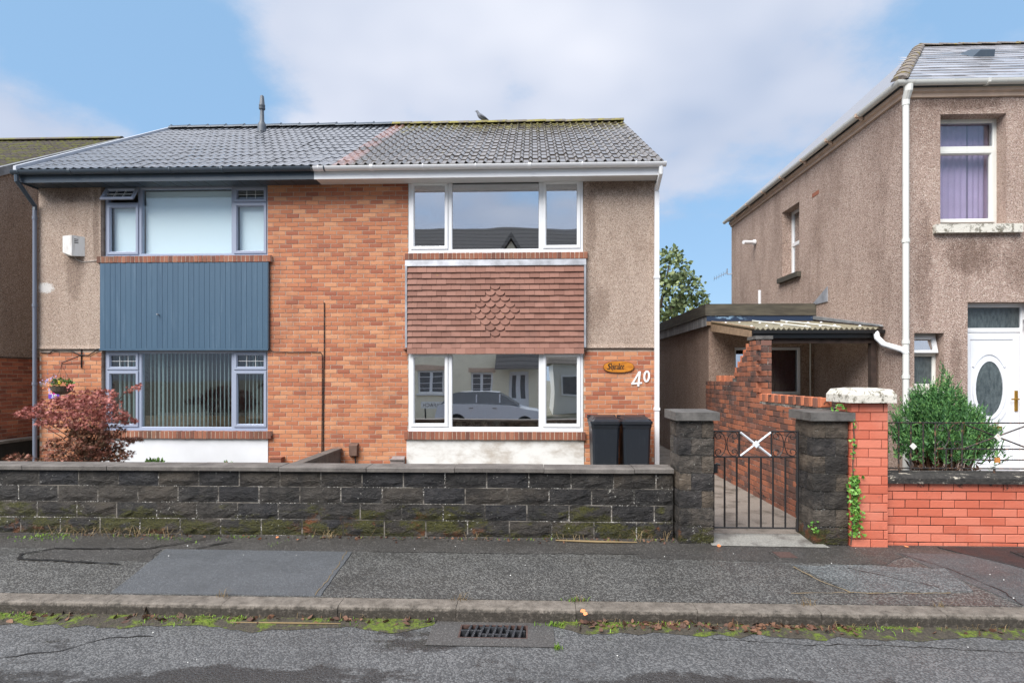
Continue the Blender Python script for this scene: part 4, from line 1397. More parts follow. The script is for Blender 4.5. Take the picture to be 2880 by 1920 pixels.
def pillar(x0, x1, label, seed):
    y0, y1 = 5.985, 6.385
    t = thing('gate_pillar', ((x0 + x1) / 2, 6.18, 0), label, 'gate pillar', 'stone gate pillars')
    box('core', 'joint', t, x0 + .016, x1 - .016, y0 + .016, y1 - .016, -.05, 1.288)
    n = 7
    h = 1.288 / n
    rr = random.Random(seed)
    for k in range(n):
        s = .235 if (k + seed) % 2 else .125
        xm = x0 + s * (x1 - x0) / .36
        ym = y0 + (.14 if (k + seed) % 2 else .26)
        z = h * (k + .5)
        for (a_, b_, c_, d_) in ((x0, xm, y0, ym), (x0, xm, ym, y1), (xm, x1, y0, y1)):
            put('block', pillar_block(b_ - a_ - .010, d_ - c_ - .010, h - .012, rr.randint(0, 9999)), t, ((a_ + b_) / 2, (c_ + d_) / 2, z))
    c = MB()
    c.add([(x0 - .05, y0 - .05, 1.29), (x1 + .045, y0 - .05, 1.29), (x1 + .045, y1 + .05, 1.29), (x0 - .05, y1 + .05, 1.29),
           (x0 - .05, y0 - .05, 1.375), (x1 + .045, y0 - .05, 1.375), (x1 + .045, y1 + .05, 1.385), (x0 - .05, y1 + .05, 1.385)],
          [(0, 3, 2, 1), (4, 5, 6, 7), (0, 1, 5, 4), (1, 2, 6, 5), (2, 3, 7, 6), (3, 0, 4, 7)]).build('cap', 'pillar_cap', t)
    return t


pillar(1.54, 1.90, 'stone gate pillar with green algae at its foot, joined to the long low wall', 1)
pillar(2.917, 3.275, 'stone gate pillar with ivy on its edge, beside the red painted brick pier', 2)
tag(MB().add([(1.86, 5.93, .001), (3.05, 5.90, .001), (2.93, 6.28, .035), (1.9, 6.28, .035)], [(0, 1, 2, 3)]).build('gate_threshold', 'concrete_grey'), kind='structure')
tag(box('garden_path', 'concrete', None, 1.75, 3.21, 6.27, 15.5, -.1, .036), kind='structure')
tag(box('front_garden', 'garden', None, XL - 2, 1.74, 6.34, FY, -.1, .004), kind='structure')

# ---- iron gate
GY = 6.2
gt = thing('garden_gate', (2.41, GY, .1), 'black wrought iron garden gate with a white cross brace', 'gate')


def gx(zx):
    return 1.962 + (zx - 478) / 767 * .896


GT, GM, GB = 1.156, .880, .116
f = MB()
f.bar((gx(478), GY, .09), (gx(478), GY, GT), .016, 0).bar((gx(1245), GY, .08), (gx(1245), GY, GT), .018, 0)
f.bar((gx(478), GY, GM), (gx(1245), GY, GM), .012, 0).bar((gx(478), GY, GB), (gx(1245), GY, GB), .014, 0)
f.bar((gx(474), GY, GT), (gx(718), GY, GT), .012, 0).bar((gx(1002), GY, GT), (gx(1249), GY, GT), .012, 0)
f.bar((gx(713), GY, GM), (gx(713), GY, GT), .015, 0).bar((gx(1007), GY, GM), (gx(1007), GY, GT), .015, 0)
f.build('frame', 'iron', gt)
for zx in (580, 691, 802, 911, 1021, 1133):
    MB().bar((gx(zx), GY, GB), (gx(zx), GY, GM), .0145, 0).build('bar', 'iron', gt)
for a_, b_ in (((724, GT - .012), (1000, GM + .012)), ((1000, GT - .012), (724, GM + .012))):
    MB().bar((gx(a_[0]), GY - .004, a_[1]), (gx(b_[0]), GY - .004, b_[1]), .016, 0).build('brace', 'paint_white', gt)
cx, cz = gx(862), (GT + GM) / 2
MB().prism([(cx - .037, cz), (cx, cz - .040), (cx + .037, cz), (cx, cz + .040)], 'y', GY - .024, GY - .012).build('diamond', 'paint_white', gt)


def c_scroll(x0, x1, z0, z1, y, side, r=.005):
    """C-shaped bar: bowed along one side, both ends curling in"""
    s = 1 if side > 0 else -1
    xe = x1 if s > 0 else x0            # the bowed side
    xo = x0 if s > 0 else x1
    w = abs(x1 - x0)
    h = (z1 - z0)
    pts = []
    rad = w * .36
    top = []
    for k in range(15):                 # spiral at the top, unwound
        t = k / 14
        an = math.pi * .5 + (1 - t) * math.pi * 1.9
        q = rad * (.35 + .65 * t)
        top.append((xo + s * (rad * 1.05) + (-s) * q * math.cos(an) * -1 * (1), z1 - rad + q * math.sin(an)))
    bow = [(xo + s * (rad * 1.05) + s * (w - rad * 1.05) * math.sin(math.pi * k / 12), z0 + h / 2 + (h / 2) * math.cos(math.pi * k / 12)) for k in range(1, 12)]
    bot = [(x, z0 + z1 - z) for x, z in top[::-1]]
    pts = top + bow + bot
    return MB().tube([(x, y, z) for x, z in pts], r, 5)


for (a_, b_, sd_) in ((485, 592, 1), (602, 706, -1), (1014, 1118, 1), (1128, 1238, -1)):
    c_scroll(gx(a_), gx(b_), GM + .008, GT - .008, GY, sd_).build('scroll', 'iron', gt)
m = MB().tube([(gx(490), GY + .03, .78), (gx(520), GY + .03, .80), (gx(545), GY + .02, .79)], .014, 6).box(gx(484), gx(520), GY + .01, GY + .04, .70, .80)
m.build('latch', 'iron', gt)

# ---- red painted pier, wall and railing
rp = thing('brick_pier', (3.47, 6.1, 0), 'red painted brick pier with a weathered pale cap', 'brick pier')
box('core', 'joint_painted', rp, 3.297, 3.652, 5.959, 6.25, -.1, 1.475)
lay_bricks(rp, [(3.288, 3.658, -.02, 1.478)], ('y', 5.95), 'brick_painted', cw=.248, ch=.093, bw=.241, bh=.086, seed=11, z0=-.018, bond=.52)
lay_bricks(rp, [(5.95, 6.25, -.02, 1.478)], ('x', 3.290), 'brick_painted', cw=.248, ch=.093, bw=.241, bh=.086, seed=12, z0=-.018)
c = MB()
cv = []
for ins, z in ((.0, 1.478), (.0, 1.56), (.03, 1.615), (.12, 1.63)):
    cv += [(3.225 + ins, 5.885 + ins, z), (3.705 - ins, 5.885 + ins, z), (3.705 - ins, 6.33 - ins, z), (3.225 + ins, 6.33 - ins, z)]
cf = [(3, 2, 1, 0), (12, 13, 14, 15)]
for l in range(3):
    for i in range(4):
        j = (i + 1) % 4
        cf.append((l * 4 + i, l * 4 + j, l * 4 + 4 + j, l * 4 + 4 + i))
cm = MB().add(cv, cf).build('cap', 'cap_weathered', rp)
rw = thing('painted_wall', (5.5, 6.1, 0), 'low red painted brick wall with a blackened coping under the railing', 'wall')
box('core', 'joint_painted', rw, 3.66, 8.5, 6.029, 6.25, -.1, .643)
lay_bricks(rw, [(3.662, 8.5, -.07, .645)], ('y', 6.02), 'brick_painted', cw=.25, ch=.088, bw=.241, bh=.079, seed=13, z0=.645 - .088 * 8, z_vis=-.2)
x = 3.66
while x < 8.4:
    L = 1.6
    m = MB().add(*rot_prism([(.644, 5.975), (.70, 5.97), (.725, 5.985), (.735, 6.1), (.73, 6.3), (.644, 6.3)], x + .002, x + L - .002))
    m.build('coping_stone', 'coping_black', rw)
    x += L
RYY = 6.13
rl = thing('iron_railing', (5.0, RYY, .73), 'rusting black iron railing with white diamonds on the red wall', 'railing')


def rx(zx):      # along the railing, metres
    return 3.672 + (zx - 357) * (5.166 - 3.672) / (1508 - 357)


ZT, ZB, ZM, ZL = 1.257, .778, .985, .872
m = MB()
m.tube([(3.66, RYY, ZT + .003), (8.3, RYY, ZT)], .008, 6).tube([(3.66, RYY, ZB + .003), (8.3, RYY, ZB)], .008, 6)
m.tube([(rx(805), RYY, ZM), (8.3, RYY, ZM)], .008, 6).tube([(rx(1020), RYY, ZL), (rx(1560), RYY, ZL)], .007, 6)
m.build('rail', 'iron_rusty', rl)
for zx, a_, b_ in ((425, ZB, ZT), (515, ZB, ZT), (612, ZB, ZT), (710, ZB, ZT), (805, ZB, ZT), (892, ZB, ZM), (935, ZB, ZM), (1018, ZB, ZT), (1550, ZB, ZT), (1272, .728, ZB), (520, .728, ZB), (1760, ZB, ZT), (1860, ZB, ZT)):
    MB().bar((rx(zx), RYY, a_), (rx(zx), RYY, b_), .012 if b_ > ZB else .02, 0).build('bar', 'iron_rusty', rl)
for a_, b_ in (((1050, ZT - .02), (1530, ZM + .01)), ((1530, ZT - .02), (1040, ZM + .01))):
    MB().bar((rx(a_[0]), RYY - .006, a_[1]), (rx(b_[0]), RYY - .006, b_[1]), .011, 0).build('brace', 'iron_rusty', rl)
for zx, z, mt in ((620, 1.012, 'paint_white_rust'), (1287, 1.112, 'paint_white_rust')):
    x = rx(zx)
    MB().prism([(x - .036, z), (x, z - .036), (x + .036, z), (x, z + .036)], 'y', RYY - .026, RYY - .014).build('diamond', mt, rl)
x = rx(1284)
box('diamond', 'paint_orange_rust', rl, x - .026, x + .026, RYY - .024, RYY - .012, ZL - .026, ZL + .026)
for a_, b_, sd_ in ((815, 910, 1), (916, 1010, -1)):
    c_scroll(rx(a_), rx(b_), ZM + .006, ZT - .008, RYY, sd_, .005).build('scroll', 'iron_rusty', rl)

# ================================================================== PASSAGE WALL (old brick, along the path)
PX = 3.20
pw = thing('passage_wall', (PX, 8.4, 0), 'old orange and blackened brick wall with a stepped top beside the concrete path', 'wall')


def ptop(y):
    if y < 8.2:
        return 1.40
    if y < 8.5:
        return 2.28
    return max(1.66, 2.16 - math.floor((y - 8.5) / .115 + .4) * .0865)


m = MB()
m.box(PX + .008, PX + .20, 6.33, 8.199, -.1, 1.395).box(PX + .008, PX + .212, 8.209, 8.491, -.1, 2.272)
yy = 8.5
while yy < 10.55:
    m.box(PX + .008, PX + .20, yy - .008, min(yy + .107, 10.55), -.1, ptop(yy + .05) - .006)
    yy += .115
m.build('core', 'joint', pw)
lay_bricks(pw, [(6.34, 10.56, 0, 2.28)], ('x', PX), 'brick_old', seed=21, z_vis=.3, top=ptop, z0=.02, bond=.5)
lay_bricks(pw, [(PX, PX + .22, 1.36, 2.29)], ('y', 8.2), 'brick_old', seed=22, ch=.0865, bh=.076, z0=.02, name='pier_brick', limit=60)
box('pier_cap', 'pillar_cap', pw, PX - .012, PX + .232, 8.19, 8.51, 2.282, 2.33)
rr = random.Random(8)
arch = [(.028 * math.cos(t), .030 * math.sin(t)) for t in [math.pi * k / 8 for k in range(9)]]
cbm = brick_mesh('coping_brick', .125, .105, .065, 'brick_orange', 5, .006)
for i in range(9):
    y = 6.42 + i * .205
    b_ = put('coping_brick', cbm, pw, (PX + .075, y, 1.458), (rr.uniform(-.02, .02), 0, rr.uniform(-.04, .04)))
    ar = ribbon([(PX + .075 + p[0], 1.440 + p[1]) for p in arch], .010, y - .006, y - .0005).build('frog_ridge', 'brick_old', pw)
    b2 = put('coping_brick', brick_mesh('coping_brick', .12, .105, .10, 'brick_old', 40 + i, .006), pw, (PX + .075, y + .09, 1.452), (0, 0, 0))
for i in range(3):
    put('coping_brick', cbm, pw, (PX + .07, 9.3 + i * .26, ptop(9.5) + .055), (0, 0, 0), (1, 2.5, .95))
for i in range(5):
    y = 8.53 + i * .115
    put('coping_brick', cbm, pw, (PX + .055, y, ptop(y + .02) + .03), (0, 0, 0), (.8, 1.2, .9))

# ================================================================== OLDER HOUSE
HX, HY, HB = 5.18, 8.10, 14.9
EAV = 5.80
oh = thing('older_house', (7.5, HY, 0), 'older pinkish pebbledashed house with hipped slate roof and white front door', 'house')


def holed(axis, p0, p1, a0, a1, z0, z1, holes, mat, name, parent, flip=False):
    """wall slab between planes p0 and p1 with rectangular holes (a0,a1,z0,z1)"""
    A = sorted({a0, a1, *[h[0] for h in holes], *[h[1] for h in holes]})
    Z = sorted({z0, z1, *[h[2] for h in holes], *[h[3] for h in holes]})

    def solid(i, j):
        if not (0 <= i < len(A) - 1 and 0 <= j < len(Z) - 1):
            return False
        ca, cz = (A[i] + A[i + 1]) / 2, (Z[j] + Z[j + 1]) / 2
        return not any(h[0] < ca < h[1] and h[2] < cz < h[3] for h in holes)

    def P(p, a, z):
        return (a, p, z) if axis == 'y' else (p, a, z)
    m = MB()
    for i in range(len(A) - 1):
        for j in range(len(Z) - 1):
            if not solid(i, j):
                continue
            q = [(A[i], Z[j]), (A[i + 1], Z[j]), (A[i + 1], Z[j + 1]), (A[i], Z[j + 1])]
            for p in (p0, p1):
                m.add([P(p, *c) for c in q], [(0, 1, 2, 3)])
            for (di, dj, e) in ((-1, 0, (0, 3)), (1, 0, (1, 2)), (0, -1, (0, 1)), (0, 1, (3, 2))):
                if not solid(i + di, j + dj):
                    m.add([P(p0, *q[e[0]]), P(p0, *q[e[1]]), P(p1, *q[e[1]]), P(p1, *q[e[0]])], [(0, 1, 2, 3)])
    return m.build(name, mat, parent)


UW = (5.69, 6.585, 3.86, 5.40)
SW = (5.335, 5.742, 1.60, 2.355)
DR = (6.06, 6.96, .35, 2.78)
holed('y', HY, HY + .30, HX, 10.6, -.2, 5.76, [UW, SW, DR], 'pebble_pink', 'front_wall', oh)
SDW = (11.17, 11.92, 3.78, 5.14)
holed('x', HX, HX + .30, HY + .301, HB, -.2, 5.76, [SDW], 'pebble_pink', 'side_wall', oh)
box('back_wall', 'pebble_pink', oh, HX + .301, 10.6, HB - .3, HB, -.2, 5.76)
box('party_wall', 'pebble_pink', oh, 10.3, 10.6, HY + .301, HB - .301, -.2, 5.76)
box('floor_slab', 'interior', oh, HX + .301, 10.3, HY + .301, HB - .301, 0, .34)
box('floor_slab', 'interior', oh, HX + .301, 10.3, HY + .301, HB - .301, 2.9, 3.1)
box('ceiling', 'interior', oh, HX + .301, 10.3, HY + .301, HB - .301, 5.62, 5.68)
box('inner_wall', 'interior', oh, HX + .301, 10.3, 10.6, 10.7, .34, 5.6)
# upper window
y = HY + .17
w = window(oh, UW[0], UW[1] + .005, UW[2] + .02, UW[3], y, 'upvc_cream', [('h', 4.985, 5.73, 6.545, .07)], [(5.735, 6.55, 3.93, 4.955)],
           [(5.745, 6.54, 5.02, 5.35, 'glass_dim'), (5.79, 6.495, 3.985, 4.9, 'glass_dim')], fw=.05)
box('window_sill', 'cap_weathered', oh, 5.585, 6.755, HY - .07, HY + .2, 3.735, 3.855)
w = window(oh, SW[0], SW[1] + .005, SW[2], SW[3], y, 'upvc_cream', [('h', 2.06, 5.37, 5.71, .05)], [],
           [(5.38, 5.70, 1.65, 2.03, 'glass_obscured')], fw=.045)
m = MB().ring(5.36, 5.725, -.255, 0, [(0, -.012), (.006, -.018), (.036, -.018), (.048, .004), (.048, .03), (0, .012)])
put('sash', m.mesh('sash', 'upvc_white'), w, (0, y - .01, 2.325), (R(-14), 0, 0))
put('pane', MB().box(5.40, 5.685, .012, .018, -.212, -.045).mesh('pane', 'glass_bright'), w, (0, y - .01, 2.325), (R(-14), 0, 0))
box('window_sill', 'cap_weathered', oh, 5.21, 5.83, HY - .06, HY + .16, 1.50, 1.598)
# door
y = HY + .15
d = window(oh, DR[0], DR[1], DR[2], DR[3], y, 'upvc_white', [('h', 2.40, 6.11, 6.9, .07)], [], [(6.11, 6.90, 2.44, 2.72, 'glass_obscured')], fw=.055, name='door_frame')
ds = box('door', 'door_white', oh, 6.118, 6.898, y + .012, y + .05, .41, 2.362)
MB().ring(6.135, 6.882, .43, 2.345, [(0, y + .002), (.07, y + .002), (.085, y + .011), (0, y + .011)]).build('door_rim', 'door_white', ds)
ox, oz = 6.47, 1.575


def ellipse(a_, b_, n=32, t0=0, t1=2 * math.pi):
    return [(ox + a_ * math.cos(t0 + (t1 - t0) * k / n), oz + b_ * math.sin(t0 + (t1 - t0) * k / n)) for k in range(n + (0 if t1 - t0 > 6.2 else 1))]


MB().prism(ellipse(.185, .385), 'y', y + .004, y + .0115).build('oval_pane', 'glass_obscured', ds)
ribbon(ellipse(.21, .41), .042, y - .006, y + .0118, True).build('oval_moulding', 'door_white', ds)
ribbon(ellipse(.275, .50, 16, R(38), R(142)), .03, y - .002, y + .0118).build('arch_moulding', 'door_white', ds)
ribbon(ellipse(.275, .50, 16, R(218), R(322)), .03, y - .002, y + .0118).build('arch_moulding', 'door_white', ds)
MB().ring(6.20, 6.80, .50, .80, [(0, y + .004), (.018, y - .002), (.036, y + .004), (.036, y + .0119), (0, y + .0119)]).build('door_panel', 'door_white', ds)
MB().ring(6.26, 6.74, .56, .74, [(0, y + .004), (.014, y - .002), (.028, y + .004), (.028, y + .0119), (0, y + .0119)]).build('door_panel', 'door_white', ds)
m = MB().box(6.815, 6.855, y - .012, y + .0115, 1.26, 1.55).tube([(6.835, y - .012, 1.43), (6.835, y - .05, 1.43), (6.74, y - .05, 1.43)], .011, 8)
m.build('handle', 'brass', ds)
MB().box(6.30, 6.64, y - .01, y + .0115, .985, 1.045).box(6.32, 6.62, y - .014, y - .0102, 1.0, 1.03).build('letter_plate', 'brass', ds)
MB().tube([(6.93, y - .02, 2.55), (6.935, y - .04, 2.50), (6.92, y - .04, 2.42)], .012, 6).build('door_closer', 'lead', d)
box('door_step', 'concrete_grey', oh, 5.95, 7.1, HY - .5, HY + .14, -.1, .348)
# side window
m = MB()
x = HX + .19
m.ring(SDW[0], SDW[1], SDW[2], SDW[3], [(0, x), (.05, x), (.05, x + .06), (0, x + .06)])
m.v = [(b, a_, c_) for a_, b, c_ in m.v]
o = m.build('side_window', 'upvc_white', oh)
box('glazing_bar', 'upvc_white', o, x - .002, x + .05, SDW[0] + .05, SDW[1] - .05, 4.42, 4.49)
box('pane', 'glass_bright', o, x + .02, x + .026, SDW[0] + .04, SDW[1] - .04, SDW[2] + .04, SDW[3] - .04)
box('window_sill', 'timber_dark', oh, HX - .08, HX + .19, SDW[0] - .08, SDW[1] + .08, 3.68, 3.778)
# eaves: cornice, gutters
cprof = [(0, 5.625), (.03, 5.63), (.035, 5.675), (.07, 5.695), (.07, 5.74), (0, 5.745)]
cv = [(HX - a_, HY - a_, z) for a_, z in cprof] + [(10.6, HY - a_, z) for a_, z in cprof] + [(HX - a_, HB, z) for a_, z in cprof]
n = len(cprof)
m = MB().add(cv, [(i, n + i, n + i + 1, i + 1) for i in range(n - 1)] + [(i + 1, 2 * n + i + 1, 2 * n + i, i) for i in range(n - 1)])
m.build('cornice', 'stone_cornice', oh)
gprof = [(.09, 5.795), (.09, 5.78), (.105, 5.752), (.135, 5.74), (.165, 5.752), (.182, 5.78), (.186, 5.80), (.172, 5.80), (.135, 5.76), (.10, 5.795)]
gv = [(HX - a_, HY - a_, z) for a_, z in gprof] + [(10.7, HY - a_, z) for a_, z in gprof] + [(HX - a_, HB + .15, z) for a_, z in gprof]
n = len(gprof)
MB().add(gv, [(i, n + i, n + (i + 1) % n, (i + 1) % n) for i in range(n)] + [((i + 1) % n, 2 * n + (i + 1) % n, 2 * n + i, i) for i in range(n)]).build('gutter', 'upvc_cream', oh, 40)
for x in (6.2, 7.3, 8.4):
    MB().add(*rot_prism([(5.80, HY - .190), (5.755, HY - .178), (5.736, HY - .135), (5.75, HY - .09), (5.742, HY - .088), (5.728, HY - .135), (5.75, HY - .186), (5.80, HY - .196)], x, x + .035)).build('gutter_bracket', 'upvc_cream', oh)
for i in range(7):
    y = 8.9 + i * .9
    MB().prism([(HX - .192, 5.80), (HX - .19, 5.75), (HX - .135, 5.73), (HX - .09, 5.69), (HX - .086, 5.69), (HX - .09, 5.745), (HX - .135, 5.738), (HX - .186, 5.755)], 'y', y, y + .05).build('gutter_bracket', 'stone_cornice', oh)
# downpipe
dp = MB().tube([(5.175, HY - .07, .34), (5.175, HY - .07, 5.56)], .04, 12).build('downpipe', 'upvc_cream', oh, 40)
MB().tube([(5.175, HY - .12, 5.75), (5.175, HY - .12, 5.68), (5.175, HY - .07, 5.58), (5.175, HY - .07, 5.5)], [.06, .055, .048, .047], 10).build('hopper', 'upvc_cream', dp)
for z in (3.60, 2.20, 1.72, .9):
    MB().tube([(5.175, HY - .07, z), (5.175, HY - .07, z + .05)], .049, 12).build('pipe_collar', 'upvc_cream', dp)
# roof: hip front / side, slates
eo = .15
FLc = Vector((HX - eo, HY - eo, EAV))
RLc = Vector((HX - eo, HB + eo, EAV))
PK = Vector((7.66, 11.5, 8.27))
FR = Vector((11.0, HY - eo, EAV))
PR = Vector((11.0, 11.5, 8.27))
RR_ = Vector((11.0, HB + eo, EAV))
m = MB().add([FLc, FR, PR, PK, RLc, RR_], [(0, 1, 2, 3), (0, 3, 4), (4, 3, 2, 5)])
rf = m.build('roof', 'slate', oh)
up = (PK - Vector((PK.x, FLc.y, EAV)))
slope_len = up.length
up.normalize()
nrm = Vector((0, -up.z, up.y))
NRS = 15
gg = slope_len / NRS
sw = .30
pit = math.atan2(up.z, up.y)
sm = []
for s in range(4):
    q = random.Random(s + 60)
    jl = [q.uniform(-.006, .006) for _ in range(2)]
    sm.append(MB().add([(-sw / 2 + .002, jl[0], .016), (sw / 2 - .002, jl[1], .016), (sw / 2 - .002, gg + .06, .004), (-sw / 2 + .002, gg + .06, .004), (-sw / 2 + .002, jl[0], .007), (sw / 2 - .002, jl[1], .007)],
                       [(0, 1, 2, 3), (4, 5, 1, 0), (0, 3, 4), (1, 5, 2)]).mesh('slate', 'slate'))
for r in range(NRS):
    base = FLc + up * (gg * r)
    xl = FLc.x + (PK.x - FLc.x) * (r + .35) / NRS
    x = FLc.x + (r % 2) * sw / 2
    while x < 10.7:
        if x - sw / 2 > xl - .12:
            put('slate', random.choice(sm), rf, (x, base.y + nrm.y * .004, base.z + nrm.z * .004 + random.uniform(-.001, .004)), (pit + random.uniform(-.008, .008), random.uniform(-.008, .008), random.uniform(-.012, .012)))
        x += sw
# hip tiles
nh = 10
for (A, B, nn, nm) in ((FLc, PK, 11, 'hip_tile'), (PK, PR, 9, 'ridge_tile')):
    L = (B - A).length
    dirn = (B - A).normalized()
    side = dirn.cross(Vector((0, 0, 1))).normalized()
    upv = side.cross(dirn)
    for i in range(nn):
        p0, p1 = A + dirn * (L * i / nn), A + dirn * (L * (i + 1.1) / nn)
        vs = []
        wd = .10 if A is FLc else .09
        for p, li in ((p0, .016), (p1, .0)):
            for k in range(7):
                an = math.pi * k / 6
                vs.append(tuple(p + side * (wd * math.cos(an)) + upv * (.06 * math.sin(an) + li - .01)))
        MB().add(vs, [(k, k + 1, 8 + k, 7 + k) for k in range(6)] + [tuple(range(7))]).build(nm, 'hip_tile' if A is not RLc else 'slate', rf)
vp = FLc + up * (slope_len * .56)
vx = 7.72
MB().add([(vx - .2, vp.y, vp.z + .02), (vx + .16, vp.y, vp.z + .02), (vx + .16, vp.y + .3, vp.z + .24), (vx - .2, vp.y + .3, vp.z + .24), (vx - .08, vp.y - .02, vp.z + .13), (vx + .16, vp.y - .02, vp.z + .13), (vx + .16, vp.y + .2, vp.z + .26), (vx - .08, vp.y + .2, vp.z + .26)],
         [(0, 1, 5, 4), (4, 5, 6, 7), (0, 4, 7, 3), (1, 2, 6, 5)]).build('roof_vent', 'gutter_slate', rf)
# small things on the flank
sl = thing('security_light', (5.18, 13.3, 4.85), 'white tubular security light on the pebbledashed side wall', 'light')
MB().tube([(5.17, 13.3, 4.855), (5.12, 13.3, 4.855)], .06, 10).build('base', 'upvc_white', sl)
MB().tube([(5.13, 13.3, 4.855), (4.86, 13.2, 4.835)], [.04, .045], 10).build('head', 'upvc_white', sl)
box('bare_brick', 'brick_red', oh, HX - .006, HX + .01, 10.42, 10.66, 5.05, 5.12)
ae = thing('tv_aerial', (5.18, 14.7, 3.9), 'small television aerial on the rear corner of the pebbledashed house', 'aerial')
m = MB().tube([(5.19, 14.85, 4.40), (5.06, 14.88, 4.40), (5.06, 14.88, 4.55)], .014, 6).tube([(5.08, 14.88, 4.46), (4.72, 14.88, 4.28)], .007, 5)
for i in range(6):
    t = i / 5
    x, z = 5.03 - .3 * t, 4.44 - .15 * t
    m.tube([(x - .015, 14.82, z + .05), (x + .015, 14.94, z - .05)], .0035, 4)
m.build('antenna', 'lead', ae)

# ---- flat-roofed outbuilding and canopy
OX, OY = 3.27, 10.60
ob = thing('outbuilding', (4.2, OY, 0), 'flat-roofed pebbledashed outbuilding with dark felt fascia and blue strip', 'outbuilding')
OW = (3.74, 4.96, 1.42, 2.29)
holed('y', OY, OY + .2, OX, HX - .002, -.1, 2.72, [OW], 'pebble_out', 'front_wall', ob)
holed('x', OX, OX + .2, OY + .201, 15.6, -.1, 2.72, [], 'pebble_out', 'side_wall', ob)
box('inner_wall', 'interior_dark', ob, OX + .21, HX - .01, 12.0, 12.1, 0, 2.7)
box('roof_deck', 'timber_dark', ob, OX - .05, HX - .003, OY - .05, 15.7, 2.721, 2.86)
box('fascia', 'timber_dark', ob, OX - .09, HX - .004, OY - .09, OY - .051, 2.865, 3.08)
box('fascia', 'timber_dark', ob, OX - .09, OX - .051, OY - .0505, 15.7, 2.865, 3.08)
box('roof_felt', 'timber_dark', ob, OX - .05, HX - .004, OY - .05, 15.7, 2.862, 3.05)
box('blue_strip', 'felt_blue', ob, OX - .06, HX - .004, OY - .075, OY - .052, 2.765, 2.864)
box('timber_strip', 'timber_pale', ob, OX - .06, HX - .004, OY - .07, OY - .053, 2.69, 2.764)
for i in range(8):
    y = OY - .05 + i * .62
    MB().box(OX - .07, OX - .051, y, y + .615, 2.68, 2.862).build('lead_panel', 'timber_grey', ob)
MB().prism([(10.1, 3.06), (10.6, 3.06), (10.6, 3.09), (10.1, 3.32)], 'x', HX - .02, HX - .003).build('flashing', 'lead', ob)
MB().tube([(4.75, 12.0, 3.0), (4.75, 12.0, 3.55)], .03, 8).build('vent_pipe', 'upvc_white', ob)
w = window(ob, OW[0], OW[1], OW[2], OW[3], OY + .06, 'upvc_white', [('v', 4.28, 1.46, 2.25, .09)], [], [(3.79, 4.24, 1.47, 2.24, 'glass_bright'), (4.32, 4.91, 1.47, 2.24, 'glass_dim')], fw=.05)
box('window_sill', 'concrete_grey', ob, 3.68, 5.02, OY - .05, OY + .06, 1.36, 1.418)
box('lintel', 'pebble_out', ob, 3.6, 5.1, OY - .012, OY - .001, 2.295, 2.47)
MB().tube([(5.10, OY - .03, 2.45), (5.10, OY - .03, 1.0)], .014, 6).build('conduit', 'upvc_cream', ob)
cn = thing('canopy', (4.2, 9.5, 2.4), 'lean-to canopy of corrugated yellowed plastic on dark rotting timber', 'canopy')
CX0, CX1, CY0, CY1, CZ0, CZ1 = 3.27, 5.12, 8.52, 10.52, 2.455, 2.74
vs, fs = [], []
n = 150
for i in range(n + 1):
    x = CX0 + (CX1 - CX0) * i / n
    h = .018 * math.cos(2 * math.pi * (x - CX0) / .076)
    vs += [(x, CY0, CZ0 + h), (x, CY1, CZ1 + h)]
MB().add(vs, [(2 * i, 2 * i + 2, 2 * i + 3, 2 * i + 1) for i in range(n)]).build('sheet', 'canopy_plastic', cn, True)
box('front_beam', 'black_paint', cn, CX0 + .02, CX1 + .02, CY0 + .03, CY0 + .08, CZ0 - .135, CZ0 - .022)
MB().prism([(CY0 - .04, CZ0 - .02), (CY0 - .035, CZ0 - .07), (CY0 + .028, CZ0 - .075), (CY0 + .028, CZ0 - .02)], 'x', CX0, CX1 + .05).build('gutter', 'black_paint', cn)
box('lower_rail', 'timber_rot', cn, CX0 + .2, CX1, CY0 + .09, CY0 + .14, CZ0 - .21, CZ0 - .10)
MB().prism([(CY0 + .09, CZ0 - .12), (CY1, CZ1 - .16), (CY1, CZ1 - .03), (CY0 + .09, CZ0 - .02)], 'x', CX0 + .01, CX0 + .05).build('rafter', 'timber_pale', cn)
for x in (3.9, 4.5):
    MB().prism([(CY0 + .15, CZ0 - .10), (CY1, CZ1 - .13), (CY1, CZ1 - .03), (CY0 + .15, CZ0 - .02)], 'x', x, x + .045).build('rafter', 'timber_rot', cn)
box('post', 'timber_rot', cn, CX1 - .07, CX1 + .01, CY0 + .1, CY0 + .18, .03, CZ0 - .10)
for (xa, xb) in ((3.92, 4.14), (4.42, 4.58)):
    MB().tube([(xa, CY1 - .3, CZ1 + .0), (xb, CY0 + .06, CZ0 + .03)], .012, 6).build('batten', 'upvc_cream', cn)
MB().tube([(CX0 + .03, CY1, CZ1 + .015), (CX0 + .03, CY0, CZ0 + .015)], .016, 6).build('batten', 'timber_pale', cn)
for i in range(14):
    x = CX0 + .08 + (i % 7) * .27
    y = CY0 + (.25 if i < 7 else 1.3) + (i % 3) * .1
    z = CZ0 + (CZ1 - CZ0) * (y - CY0) / (CY1 - CY0) + .018
    MB().lathe((x, y, z), [(.022, 0), (.02, .012), (.008, .02), (0, .021)], 8).build('screw_cap', 'upvc_white', cn)
MB().prism([(CY0 + .0, CZ0 + .03), (CY1, CZ1 + .05), (CY1, CZ1 + .11), (CY0 + .05, CZ0 + .06)], 'x', CX1, CX1 + .055).build('flashing', 'lead_dark', cn)
MB().tube([(5.06, CY0 - .0, CZ0 - .05), (5.06, CY0 - .03, CZ0 - .14), (5.10, CY0 - .12, CZ0 - .24), (5.14, HY - .075, CZ0 - .34), (5.175, HY - .075, CZ0 - .38)], .042, 8).build('outlet_pipe', 'upvc_white', cn, 50)

